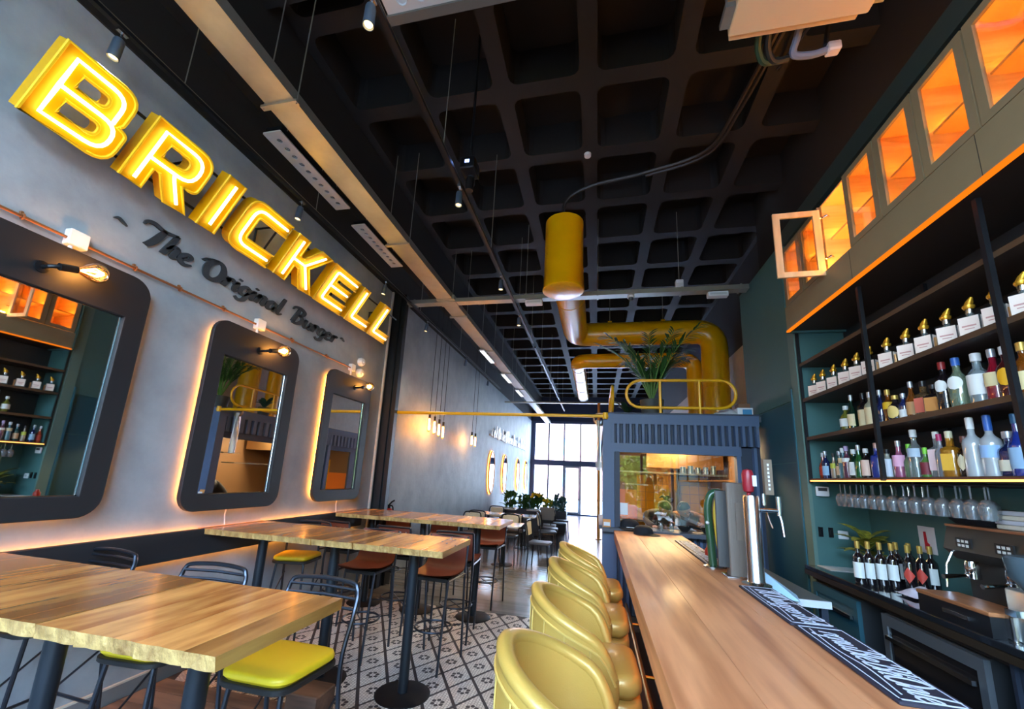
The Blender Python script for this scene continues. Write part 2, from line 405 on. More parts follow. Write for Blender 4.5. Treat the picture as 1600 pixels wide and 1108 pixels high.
MB().tube([(-.95,YG-.03,.9),(-.95,YG-.08,.9),(-.95,YG-.08,1.4),(-.95,YG-.03,1.4)],.012).ob('handle',STEEL,d1)
# front glazing behind the viewer: frame and posts of the shop front
wf=MB()
for x in (-3.1,-1.9,-.7,.5,1.45,2.4): wf.box(x-.04,x+.04,YF-.05,YF+.03,0,5)
for z in (.04,2.6,4.98): wf.box(XL,XB,YF-.05,YF+.03,z-.05,z+.05)
struct(wf.ob('window_2',FR,smooth=0))
struct(MB().box(XL-.2,XB+.2,YF-.1,YF,5.0,6.1).ob('wall_front',CEIL,smooth=0))

# outside
struct(MB().box(-60,60,YG+.3,90,-.3,-.06).ob('ground_rear',mat('pale_paving',(196,190,182),.8,var=.08,vs=.5),smooth=0))
struct(MB().box(-60,60,-70,YF-.3,-.3,-.06).ob('ground_front',mat('paving',(150,148,142),.8,var=.1,vs=.5),smooth=0))
def building(name,label,x0,x1,y,h,col,rows,cols):
    o=thing(name,label,'building',((x0+x1)/2,y,0)); W=x1-x0
    MB().box(-W/2,W/2,0,6,0,h).ob('wall',mat('facade_%d'%col[0],col,.8,var=.06),o,smooth=0)
    MB().box(-W/2-.2,W/2+.2,-.3,6.2,h,h+.4).ob('roof',mat('roof_grey',(120,112,108),.8),o,smooth=0)
    wm=MB().box(-.6,.6,-.06,.02,0,1.5).mesh('window',0); wm.materials.append(mat('facade_window',(110,130,150),.1))
    for r in range(rows):
        for c in range(cols): link(wm,'window',None,o,(-W/2+W*(c+.5)/cols,0,1+r*2.8))
building('brick_building','pink brick building across the street beyond the glass doors',-9,3.5,38,7.5,(206,150,134),2,5)
building('apartment_building','pale cream building left across the street beyond the glazing',-30,-10,42,9,(214,206,196),3,6)
# autumn trees in front of the shop, seen mirrored in the kitchen glass
LEAFG=mat('leaf_autumn_green',(126,136,44),.6,rnd=.2); LEAFO=mat('leaf_autumn_orange',(206,126,34),.6)
BARK=mat('bark',(84,66,50),.8,var=.2)
for i,(x,y,h,m_,nm) in enumerate(((-2.5,-11,5.5,LEAFG,'green-yellow street tree outside the front, leftmost of the row'),(1.2,-10,6,LEAFG,'tall green-yellow street tree outside the front window'),(3.9,-12,5.5,LEAFO,'orange autumn street tree outside the front window'),(7.3,-11,6,LEAFG,'green-yellow street tree outside the front, rightmost of the row'))):
    o=thing('street_tree',nm,'tree',(x,y,-.06)); rnd=random.Random(i)
    MB().tube([(0,0,0),(.05,0,1.2),(0,.05,2.4),(.1,0,h*.8)],[.16,.13,.1,.03],8).ob('trunk',BARK,o)
    lb=MB()
    for k in range(1500):
        u=rnd.random()*2*PI; z=rnd.uniform(-1,1); r=rnd.uniform(.55,1)**.5; q=math.sqrt(1-z*z)
        c=Vector((1.4*r*q*math.cos(u),1.4*r*q*math.sin(u),h*.62+h*.36*r*z)); a=Vector((rnd.gauss(0,1),rnd.gauss(0,1),rnd.gauss(0,1))).normalized()*.16; e2=a.orthogonal().normalized()*.1
        lb.add([c-a,c+e2,c+a,c-e2],[(0,1,2,3)])
    lb.ob('foliage',m_,o,smooth=0,kind='stuff')

building('opposite_house','ochre house across the street in front of the shop',-14,16,-20,7,(150,128,90),2,7)
bpy.data.objects['opposite_house'].rotation_euler=(0,0,PI)
o=thing('clipped_hedge','long green-yellow hedge across the street in front of the shop','hedge',(2,-14,-.06)); lb=MB(); rnd=random.Random(4)
for k in range(2600):
    c=Vector((rnd.uniform(-9,9),rnd.uniform(-.7,.7),rnd.uniform(.1,2.6))); a=Vector((rnd.gauss(0,1),rnd.gauss(0,1),rnd.gauss(0,1))).normalized()*.22; e2=a.orthogonal().normalized()*.15
    lb.add([c-a,c+e2,c+a,c-e2],[(0,1,2,3)])
lb.ob('foliage',LEAFG,o,smooth=0,kind='stuff')

# ------------------------------------------------------------------ left wall: backlit panel, mirrors, conduit
p=thing('backlit_wall_rail','long black horizontal panel with amber light above and below','wall panel',(XL,0,0))
MB().prism(rrect(-2,5.32,.89,1.10,.01,1),.05,.085,.004,M=YZ).ob('panel',mat('charcoal_board',(32,32,36),.6),p,smooth=0)
MB().box(0,.05,-2,5.28,.93,1.06).ob('backing',DARK,p,smooth=0)
MB().box(.012,.034,-1.95,5.28,1.062,1.070).ob('led_strip',WARM,p,smooth=0)
MB().box(.012,.034,-1.95,5.28,.920,.928).ob('led_strip',WARM,p,smooth=0)
CHAR=mat('charcoal_frame',(30,29,32),.55)
def mirror(y0,y1,z0,z1,m,label):
    o=thing('wall_mirror',label,'mirror',(XL,0,0))
    fr=fill2d([rrect(y0,y1,z0,z1,.13,7),rrect(y0+m,y1-m,z0+.125,z1-.29,.004,1)],.03,.004,yz(.075),'frame'); link(fr,'frame',CHAR,o)
    MB().prism(rrect(y0+m,y1-m,z0+.125,z1-.29,.004,1),.058,.066,M=YZ).ob('glass',MIRROR,o,smooth=0)
    bz=MB(); a,b_,c,d=y0+m,y1-m,z0+.125,z1-.29
    for q in ((a,a+.012,c,d),(b_-.012,b_,c,d),(a,b_,c,c+.012),(a,b_,d-.012,d)): bz.box(.066,.07,*q)
    bz.ob('bevel',mat('mirror_bevel',(180,190,195),.12,1),o,smooth=0)
    bk=MB().prism(rrect(y0+.07,y1-.07,z0+.07,z1-.07,.08,5),0,.055,M=YZ); bk.ob('backing',DARK,o,smooth=0)
    out=[(.022,u,v) for u,v in rrect(y0+.045,y1-.045,z0+.045,z1-.045,.1,6)]
    MB().tube(out,.0075,6,True).ob('led_strip',WARM,o)
    return o
mirror(.92,2.12,1.26,2.87,.125,'black framed backlit mirror nearest the camera, cut by the left edge')
mirror(2.65,3.67,1.245,2.85,.13,'black framed backlit mirror, the middle one on the grey wall')
mirror(4.20,5.16,1.25,2.83,.12,'black framed backlit mirror, the farthest one beside the dark column')
def bulb(y,z,label):
    o=thing('wall_lamp',label,'lamp',(XL+.09,y,z))
    MB().lathe([(.035,0),(.035,.012),(.012,.016)],14,M=Matrix.Translation((0,-.13,-.04))@Matrix.Rotation(PI/2,4,'Y')).ob('wall_plate',BLK,o)
    MB().tube([(0,-.13,-.04),(.07,-.13,-.04),(.085,-.115,-.035),(.09,-.07,-.02)],.012).cyl((.09,-.10,-.03),(.09,-.02,-.006),.022).ob('socket',BLK,o)
    q=Matrix.Translation((.09,-.02,-.006))@Matrix.Rotation(-math.radians(74),4,'X')
    MB().lathe([(.015,0),(.02,.012),(.038,.04),(.056,.075),(.062,.10),(.055,.13),(.034,.152),(.004,.16)],18,M=q).ob('bulb',glass('amber_bulb',(255,214,150),.1),o)
    f=MB()
    for k in range(5):
        g=k*2*PI/5; f.tube([(.004*math.cos(g),.004*math.sin(g),.02),(.026*math.cos(g),.026*math.sin(g),.09),(.008*math.cos(g+.6),.008*math.sin(g+.6),.135)],.003,5,M=q)
    f.ob('filament',BULB,o)
    lamp('bulb_light','POINT',(XL+.2,y+.045,z+.02),1.6,(1,.62,.28),.03)
bulb(1.655,2.735,'round glowing filament bulb over the nearest mirror')
bulb(3.27,2.735,'round glowing filament bulb over the middle mirror')
bulb(4.885,2.735,'round glowing filament bulb over the farthest mirror')
c=thing('copper_conduit','copper conduit running along the grey wall above the mirrors','pipe',(XL,0,0))
COP=mat('copper',(150,108,80),.42,.8)
MB().tube([(.03,-1,2.955),(.03,4.70,2.955)],.0095,8).ob('pipe',COP,c)
for y in (1.42,2.02,2.35,2.75,3.6,4.2): MB().tube(arc((.03,y,2.955),.016,0,2*PI,10,'xz'),.005,5).box(0,.02,y-.006,y+.006,2.96,2.99).ob('clamp',mat('clamp_brass',(170,120,80),.4,.8),c)
for y,s_,lb in ((1.675,.052,'white square junction box on the conduit above the nearest mirror'),(3.15,.05,'white junction box on the conduit above the middle mirror'),(4.73,.045,'small white junction box at the far end of the conduit')):
    j=thing('junction_box',lb,'junction box',(XL,y,2.965))
    MB().prism(rrect(-s_,s_,-s_,s_,.008,2),0,.055,.004,M=YZ).ob('box',WHITE,j)
    MB().cyl((.03,-s_*.4,-s_),(.03,-s_*.4,-s_-.06),.012).ob('drop_pipe',mat('white_pipe',(225,225,225),.3),j)
for z,lb in ((3.10,'white round wall sensor, the upper of the pair by the column'),(2.945,'white round wall sensor, the lower of the pair by the column')):
    o=thing('wall_sensor',lb,'sensor',(XL,4.93,z)); MB().lathe([(.06,0),(.062,.03),(.045,.06),(.01,.07)],18,M=Matrix.Rotation(PI/2,4,'Y')).ob('housing',WHITE,o)
    MB().sph((.06,0,-.005),.02).ob('lens',mat('sensor_lens',(180,190,200),.2),o)
for y in (3.17,4.8):
    tag(MB().tube([(XL+.01,y,1.25),(XL+.012,y-.01,1.19),(XL+.012,y+.008,1.1)],.006,6).ob('cable',WHITE),'white cable hanging below the %s mirror'%('middle' if y<4 else 'farthest'),'cable')

# ------------------------------------------------------------------ big sign
YF1=mat('sign_yellow',(236,176,4),.4,spec=.3); YF2=mat('sign_yellow_rim',(250,204,30),.4)
NEON=emis('neon_white',(255,238,180),1.7)
DG=[.105]
GL={
'B':([[(0,0),(0,1),(.88,1,.25),(.88,.55,.13),(.83,.51),(.97,.48,.12),(.97,0,.25)],[(.28,.6),(.28,.77),(.62,.77,.085),(.62,.6,.085)],[(.28,.22),(.28,.4),(.69,.4,.09),(.69,.22,.09)]],[([(.14,.51),(.14,.885),(.75,.885,.2),(.75,.505,.2)],0),([(.14,.51),(.14,.11),(.83,.11,.2),(.83,.505,.2),(.14,.51)],0)]),
'R':([[(0,0),(0,1),(.9,1,.27),(.9,.36,.27),(.68,.36),(.93,0),(.60,0),(.37,.33),(.28,.33),(.28,0)],[(.28,.56),(.28,.77),(.62,.77,.1),(.62,.56,.1)]],[([(.14,.07),(.14,.885),(.76,.885,.22),(.76,.45,.22),(.14,.45)],0),([(.5,.45),(.53,.38,.05),(.74,.07)],0)]),
'I':([[(0,0),(0,1),(1,1),(1,0)]],[([(.5,.1),(.5,.9)],0)]),
'C':([[(.95,1),(0,1,.26),(0,0,.26),(.95,0),(.95,.27),(.28,.27,.05),(.28,.73,.05),(.95,.73)]],[([(.86,.87),(.14,.87,.2),(.14,.13,.2),(.86,.13)],0)]),
'K':([[(0,0),(0,1),(.28,1),(.28,.62),(.40,.62),(.64,1),(.98,1),(.62,.5),(1,0),(.66,0),(.40,.37),(.28,.37),(.28,0)]],[([(.14,.08),(.14,.92)],0),([(.14,.5),(.46,.5),(.78,.92)],0),([(.46,.5),(.80,.08)],0)]),
'E':([[(0,0),(0,1),(.92,1),(.92,.74),(.28,.74),(.28,.63),(.84,.63),(.84,.38),(.28,.38),(.28,.26),(.92,.26),(.92,0)]],[([(.84,.87),(.14,.87,.06),(.14,.13,.06),(.84,.13)],0),([(.14,.505),(.75,.505)],0)]),
'L':([[(0,0),(0,1),(.28,1),(.28,.27),(.95,.27),(.95,0)]],[([(.14,.92),(.14,.135,.06),(.86,.135)],0)])}
H_=.462
SB=Matrix.Translation((XL+.145,0,3.475))@Matrix(((0,.52,.854,0),(1,0,0,0),(0,.854,-.52,0),(0,0,0,1)))
def letter(ch,y0,y1,label):
    o=thing('sign_letter',label,'sign letter',(0,0,0)); o.matrix_world=SB@Matrix.Translation((y0,0,0))
    wd=y1-y0; loops,neon=GL[ch]
    sc=lambda P:[(p[0]*wd,p[1]*H_)+((p[2]*H_,) if len(p)>2 else ()) for p in P]
    L=[rpoly(sc(l)) for l in loops]
    link(fill2d(L,.10,0,Matrix.Translation((0,0,-.03)),'face'),'face',YF1,o)
    rim=MB()
    for l in L:
        rim.tube([(x,y,.03) for x,y in l],.011,6,True)
    rim.ob('rim',YF2,o)
    nb=MB()
    for P,_ in neon: nb.tube([(x,y,.048) for x,y in rpoly(sc(P),False)],.0115,8)
    nb.ob('neon_tube',NEON,o)
    return o
for ch,a,b_,lb in (('B',1.212,1.645,'first yellow neon sign letter B, nearest on the wall'),('R',1.705,2.185,'yellow neon sign letter R, second of the row'),('I',2.25,2.40,'yellow neon sign letter I, third of the row'),('C',2.505,2.975,'yellow neon sign letter C, fourth of the row'),('K',3.05,3.575,'yellow neon sign letter K, fifth of the row'),('E',3.635,4.165,'yellow neon sign letter E, sixth of the row'),('L',4.22,4.70,'yellow neon sign letter L, the one beside the E'),('L',4.745,5.235,'last yellow neon sign letter L, farthest by the column')):
    letter(ch,a,b_,lb)
f=thing('sign_bracket_frame','thin dark steel frame holding the yellow letters off the wall','bracket',(0,0,0))
fr=MB()
for v in (.08,.40):
    a=SB@Vector((1.24,v,-.09)); b2=SB@Vector((5.3,v,-.09)); fr.tube([a,b2],.011,6)
fr.ob('rail',BLK,f)
for y in (1.33,2.08,2.93,3.95,5.0):
    a=SB@Vector((y,.40,-.09)); b2=SB@Vector((y,.08,-.09))
    MB().tube([a,(XL,y,a.z)],.01,6).tube([b2,(XL,y,b2.z)],.01,6).tube([a,b2],.01,6).tube([(XL+.01,y,a.z),(XL+.01,y,b2.z)],.01,6).ob('bracket',BLK,f)

# script lettering, cut out of dark board
SG={ # strokes: (x,y,width)
'T':([[(0.05,1.55,.1),(.12,1.85,.22),(.45,1.98,.3),(1.0,1.8,.26),(1.75,1.98,.2)],[(1.05,1.85,.26),(.95,1.2,.36),(.8,.5,.38),(.6,.02,.3)]],1.35),
'h':([[(.35,2.0,.26),(.25,1.1,.32),(.1,.02,.32)],[(.16,.5,.12),(.4,.95,.26),(.66,.98,.3),(.62,.5,.33),(.58,.1,.28),(.85,.12,.14)]],.92),
'e':([[(.12,.42,.14),(.5,.6,.2),(.58,.88,.26),(.36,1.0,.26),(.1,.7,.34),(.1,.25,.34),(.4,.02,.28),(.78,.22,.12)]],.78),
'O':([[(.62,1.8,.24),(.25,1.5,.34),(.12,.8,.4),(.32,.12,.36),(.75,.02,.34),(1.08,.5,.4),(1.1,1.2,.38),(.85,1.78,.3),(.45,1.86,.22),(-.1,1.6,.14),(-.22,1.3,.22)]],1.32),
'r':([[(.0,.65,.12),(.22,.98,.28),(.16,.5,.33),(.08,.02,.33)],[(.18,.55,.14),(.42,.98,.28),(.62,.86,.26)]],.62),
'i':([[(.0,.6,.12),(.24,.98,.28),(.16,.4,.33),(.2,.05,.28),(.42,.18,.12)],[(.3,1.32,.26),(.33,1.46,.26)]],.46),
'g':([[(.66,.92,.24),(.36,1.0,.24),(.1,.6,.33),(.18,.14,.3),(.48,.12,.2),(.66,.5,.2)],[(.72,.98,.28),(.64,.3,.33),(.52,-.4,.32),(.2,-.6,.26),(-.08,-.38,.18)]],.8),
'n':([[(.0,.6,.12),(.2,.98,.28),(.14,.5,.33),(.06,.02,.33)],[(.14,.5,.12),(.4,.95,.26),(.64,.96,.3),(.6,.5,.33),(.6,.08,.28),(.85,.2,.12)]],.88),
'a':([[(.66,.9,.22),(.36,1.0,.24),(.1,.6,.33),(.16,.1,.3),(.46,.1,.2),(.66,.5,.2)],[(.74,.98,.26),(.64,.4,.33),(.68,.06,.28),(.92,.22,.12)]],.9),
'l':([[(.34,2.0,.28),(.22,1.1,.33),(.12,.2,.32),(.3,.02,.22),(.5,.2,.12)]],.5),
'B':([[(-.05,1.5,.1),(.1,1.85,.24),(.6,1.98,.3),(1.0,1.7,.34),(.85,1.2,.3),(.5,1.05,.18),(.9,1.0,.26),(1.05,.5,.38),(.7,.04,.3),(.25,.02,.26)],[(.52,1.9,.22),(.42,1.0,.34),(.28,.05,.34)]],1.2),
'u':([[(.0,.65,.12),(.22,.98,.26),(.14,.4,.33),(.24,.04,.28),(.5,.2,.2),(.66,.6,.16)],[(.74,.98,.28),(.66,.3,.33),(.72,.04,.26),(.94,.22,.12)]],.9),
'~':([[(0,.2,.05),(.25,.35,.2),(.6,.2,.2),(.9,.05,.05)]],1)}
BOLD=1.0
def glyph(ch,ox,oy,s,M,d,mb,bold=1.0):
    for st in SG[ch][0]:
        P=cr(st,5); vs=[]; n=len(P)
        for sg in (1,-1):
            for i,(x,y,w_) in enumerate(P):
                a=P[max(i-1,0)]; b=P[min(i+1,n-1)]; dx,dy=b[0]-a[0],b[1]-a[1]; l=math.hypot(dx,dy) or 1; w_=w_*bold
                vs.append((ox+s*(x+.18*y-sg*dy/l*w_/2),oy+s*(y+sg*dx/l*w_/2)))
        V=[(x,y,0) for x,y in vs]+[(x,y,d) for x,y in vs]; m2=2*n; F=[]
        for i in range(n-1):
            F+= [(i,i+1,n+i+1,n+i),(m2+i,m2+n+i,m2+n+i+1,m2+i+1),(i,m2+i,m2+i+1,i+1),(n+i,n+i+1,m2+n+i+1,m2+n+i)]
        F+=[(0,n,m2+n,m2),(n-1,m2+n-1,m2+2*n-1,2*n-1)]
        mb.add(V,F,M)
LET=mat('lettering_board',(40,50,58),.6)
def word(txt,y0,y1,label,z0=3.165,s=.095):
    wd=sum(SG[c][1] for c in txt); k=(y1-y0)/(wd*s)
    o=thing('wall_word',label,'lettering',(XL,y0,z0)); x=0
    for c in txt:
        mb=MB(); glyph(c,x,0,s,Matrix.Translation((.004,0,0))@Matrix(((0,0,1,0),(k,0,0,0),(0,1,0,0),(0,0,0,1))),.014,mb); x+=SG[c][1]*s
        mb.ob('letter',LET,o,smooth=0)
word('~',1.83,1.93,'small dark swash on the wall before the script words',3.22,.09)
word('The',1.97,2.40,'dark script word The on the grey wall')
word('Original',2.49,3.40,'dark script word Original on the grey wall')
word('Burger',3.52,4.33,'dark script word Burger on the grey wall')
word('~',4.42,4.52,'small dark swash on the wall after the script words',3.25,.09)

# ------------------------------------------------------------------ high tables
TW=wood('table_plank',(136,74,30),(222,158,86),scale=(5.5,1.1,5.5),rings=1.8,rough=.27,rnd=.36,coat=.3)
SIDEG=wood('side_grain',(150,100,44),(208,160,84),scale=(9,1,9),rings=2,rough=.4,rnd=.05)
ENDG=mat('end_grain',(128,92,46),.6,col2=(202,166,100),vs=18,stretch=(1,1,.6),bump=1,bs=30)
def plank(x0,x1,y0,y1,z0,z1,rnd):
    """one stave with a rough sawn front and back end"""
    n=5; fr=[(x0+(x1-x0)*i/(n-1), y0+rnd.uniform(-.0025,.0025)) for i in range(n)]; bk=[(x0+(x1-x0)*i/(n-1), y1+rnd.uniform(-.0025,.0025)) for i in range(n)]
    out=fr+bk[::-1]; mb=MB()
    m=len(out); lo=[(x,y+(.010 if y<(y0+y1)/2 else -.010)*rnd.random(),z0) for x,y in out]; hi=[(x,y,z1) for x,y in out]
    mb.add(lo+hi,[tuple(reversed(range(m))),tuple(range(m,2*m))]+[(i,(i+1)%m,m+(i+1)%m,m+i) for i in range(m)])
    return mb
TT=1.10
def hightable(xc,y0,y1,label,seed):
    rnd=random.Random(seed); o=thing('high_table',label,'table',(xc,(y0+y1)/2,0),0,'plank-topped high tables along the wall')
    hw=.357; D=(y1-y0)/2; x=-hw; i=0
    while x<hw-.01:
        w_=min(rnd.choice((.09,.12,.15,.18)),hw-x)
        if hw-(x+w_)<.05: w_=hw-x
        pl=plank(x+.0006,x+w_-.0006,-D,D,TT-.044,TT-rnd.uniform(0,.0012),rnd).ob('plank',TW,o,smooth=0)
        pl.data.materials.append(ENDG); pl.data.materials.append(SIDEG)
        for f in pl.data.polygons:
            if abs(f.normal.y)>.6: f.material_index=1
            elif f.normal.x>.6: f.material_index=2
        x+=w_
    MB().box(-.19,.19,-.19,.19,TT-.052,TT-.045).ob('mounting_plate',BLK,o)
    MB().cyl((0,0,.02),(0,0,TT-.05),.038,n=20).ob('post',POST,o)
    MB().lathe([(.02,.024),(.06,.02),(.195,.016),(.208,.010),(.208,0.004),(.0,.004)][::-1],30).ob('base_disc',mat('base_black',(24,25,28),.45,.4),o)
    return o
rows=((1.10,1.72,'nearest the camera'),(2.92,3.60,'in the middle row'),(4.70,5.50,'in the row by the dark column'))
for r,(a,b_,w_) in enumerate(rows):
    for k,xc in enumerate((-1.42,-2.14,-2.855)):
        hightable(xc,a,b_,'wooden plank high table %s, %s'%(w_,('at the aisle end','second from the aisle','against the grey wall')[k]),r*10+k)

# yellow-seated bar stools: local front is -Y, hoop back at +Y
def ystool(label,loc,rz=0):
    o=thing('bar_stool',label,'stool',loc,rz,'yellow-seated tube bar stools')
    seat=[(-.17,-.2),(.17,-.2),(.20,.17),(-.20,.17)]; out=rpoly([(x,y,.09) for x,y in seat],n=5)
    MB().prism(out,.735,.778,.016).ob('seat',YSEAT,o)
    MB().prism([(x*1.03,y*1.03) for x,y in out],.712,.736,.004).ob('seat_pan',mat('seat_pan_black',(30,30,30),.5),o)
    for sx in (-1,1):
        MB().tube([(sx*.13,-.15,.715),(sx*.155,-.19,.3),(sx*.165,-.205,.004)],.011,8).ob('leg',TUBE,o)
    hoop=cr([(-.215,.235,.004),(-.205,.20,.35),(-.20,.165,.70),(-.215,.20,.90),(-.21,.235,.99),(-.20,.243,1.03),(-.165,.25,1.055),(0,.257,1.065),(.165,.25,1.055),(.20,.243,1.03),(.21,.235,.99),(.215,.20,.90),(.20,.165,.70),(.205,.20,.35),(.215,.235,.004)],5)
    MB().tube(hoop,.0115,8).ob('back_hoop',TUBE,o)
    for z,y,x in ((1.025,.25,.195),(.985,.24,.205),(.94,.222,.21)):
        MB().tube([(-x,y-.01,z),(0,y+.012,z),(x,y-.01,z)],.008,6).ob('back_rail',TUBE,o)
    fr=MB().tube([(-.16,-.197,.25),(.16,-.197,.25)],.009,6).tube([(-.208,.212,.25),(.208,.212,.25)],.009,6)
    for sx in (-1,1): fr.tube([(sx*.16,-.197,.25),(sx*.208,.212,.25)],.009,6)
    fr.ob('footrest',TUBE,o)
    for sx in (-1,1): MB().tube([(sx*.16,-.195,.28),(sx*.19,.18,.56)],.006,6).ob('brace',TUBE,o)
    return o
s0=ystool('yellow-seated black tube bar stool at the right end of the nearest table',(-1.42,1.86,0))
dup(s0,'yellow-seated black tube bar stool behind the middle of the nearest table',(-2.12,1.86,0),.06)
dup(s0,'yellow-seated black tube bar stool behind the nearest table by the wall',(-2.98,1.90,0),-.05)
dup(s0,'yellow-seated bar stool behind the middle row table next to the wall',(-2.95,3.86,0),.25)

# brown leather bar stools: local front is -Y
def bstool(label,loc,rz=0):
    o=thing('leather_bar_stool',label,'stool',loc,rz,'brown leather bar stools')
    prof=cr([(-.2,.755),(-.1,.738),(.05,.735),(.15,.755),(.19,.82),(.205,.95),(.215,1.03)],4)
    def fn(t):
        return lambda u,v: (lambda q: ((u-.5)*(.40-.05*max(0,v-.5)), q[0], q[1]+t+.02*(2*u-1)**2))(prof[min(int(v*(len(prof)-1)+.5),len(prof)-1)])
    mb=MB(); n=len(prof); mb.grid(fn(0),7,n); mb.grid(fn(.014),7,n)
    mb.ob('leather_sling',BLEA,o)
    st=MB()
    for x in (-.15,-.09,-.03,.03,.09,.15): st.sph((x,.232,1.0),.008,.008,.008,6,4)
    st.ob('rivets',STEEL,o)
    for sx in (-1,1):
        MB().tube(cr([(sx*.16,-.2,.004),(sx*.175,-.19,.4),(sx*.19,-.17,.735)],3),.011,6).ob('leg',TUBE,o)
        MB().tube(cr([(sx*.19,.24,.004),(sx*.195,.21,.4),(sx*.198,.185,.73),(sx*.20,.215,.95),(sx*.195,.23,1.05)],3),.011,6).ob('leg',TUBE,o)
        MB().tube([(sx*.19,-.17,.733),(sx*.197,.18,.733)],.01,6).ob('side_rail',TUBE,o)
    MB().tube([(-.195,.23,1.05),(0,.245,1.055),(.195,.23,1.05)],.011,6).ob('top_rail',TUBE,o)
    MB().tube(arc((0,.01,.30),.165,0,2*PI,24,'xy')[:-1],.009,6,True).tube([(-.16,-.19,.29),(.18,.21,.29)],.006,5).tube([(.16,-.19,.29),(-.18,.21,.29)],.006,5).ob('footrest_ring',TUBE,o)
    MB().box(-.15,.15,-.1,.12,.70,.732).ob('under_plate',DARK,o)
    return o
b0=bstool('brown leather bar stool behind the middle row, second table from the aisle',(-2.12,3.76,0))
dup(b0,'brown leather bar stool behind the middle row, at the aisle end',(-1.42,3.8,0),-.08)
for k,x in enumerate((-2.86,-2.14,-1.45)):
    n_=('by the wall','at its middle','at the aisle end')[k]
    dup(b0,'brown leather bar stool on the near side of the far row, '+n_,(x,4.52,0),PI+.05*(k-1))
    dup(b0,'brown leather bar stool behind the far row, '+n_,(x+.02,5.62,0),.06*(1-k))

# low brown plank bench under the nearest tables
bb=thing('low_bench','low brown plank step bench lying behind the nearest table','bench',(-1.9,2.28,0),.0)
BW=wood('brown_boards',(58,40,32),(112,82,66),scale=(1,9,9),rings=2,rough=.5,rnd=.12)
for k in range(3): MB().box(-.85,.62,-.21+.14*k,-.075+.14*k,.20,.235).ob('plank',BW,bb,smooth=0)
for x in (-.7,-.1,.5): MB().box(x-.03,x+.03,-.2,.2,0,.2).ob('leg',BW,bb,smooth=0)
tag(MB().prism(rrect(-.1,.1,-.09,.09,.01,2),0,.16,.006).ob('wooden_block',BW,loc=(-1.6,2.38,.235)),'brown wooden block standing on the low plank bench','block')

# ------------------------------------------------------------------ the bar
OAK=wood('bar_oak',(176,106,64),(224,150,100),scale=(6,.5,6),rings=5,rough=.5,rnd=.04,coat=.06,bump=.02)
bar=thing('bar_counter','long oak topped bar counter running down the right','bar counter',(.59,2.45,0))
for k,(a,b_) in enumerate(((-.375,-.12),(-.119,.19),(.191,.43))): MB().prism(rrect(a,b_,-3.2,3.2,.002,1),.935,1.05,.0012).ob('top_plank',OAK,bar,smooth=0)
MB().box(-.13,.40,-3.15,3.12,.1,.935).ob('body',mat('bar_body_grey',(66,70,78),.6),bar,smooth=0)
MB().box(-.10,.38,-3.1,3.1,0,.1).ob('plinth',DARK,bar,smooth=0)
for k in range(9): MB().box(-.145,-.13,-3.0+.68*k,-2.36+.68*k,.16,.90).ob('front_panel',mat('bar_panel',(150,112,86),.5),bar,smooth=0)
MB().box(-.16,-.15,-3.1,3.1,.915,.925).ob('led_strip',emis('bar_led',(255,140,40),3.5),bar,smooth=0)
MB().tube([(-.24,-3.1,.22),(-.24,3.1,.22)],.02,10).ob('foot_rail',mat('brass',(200,150,60),.25,.9),bar)
for y in (-2.4,-1.2,0,1.2,2.4): MB().tube([(-.13,y,.22),(-.24,y,.22)],.012,8).ob('rail_bracket',mat('brass',(200,150,60)),bar)

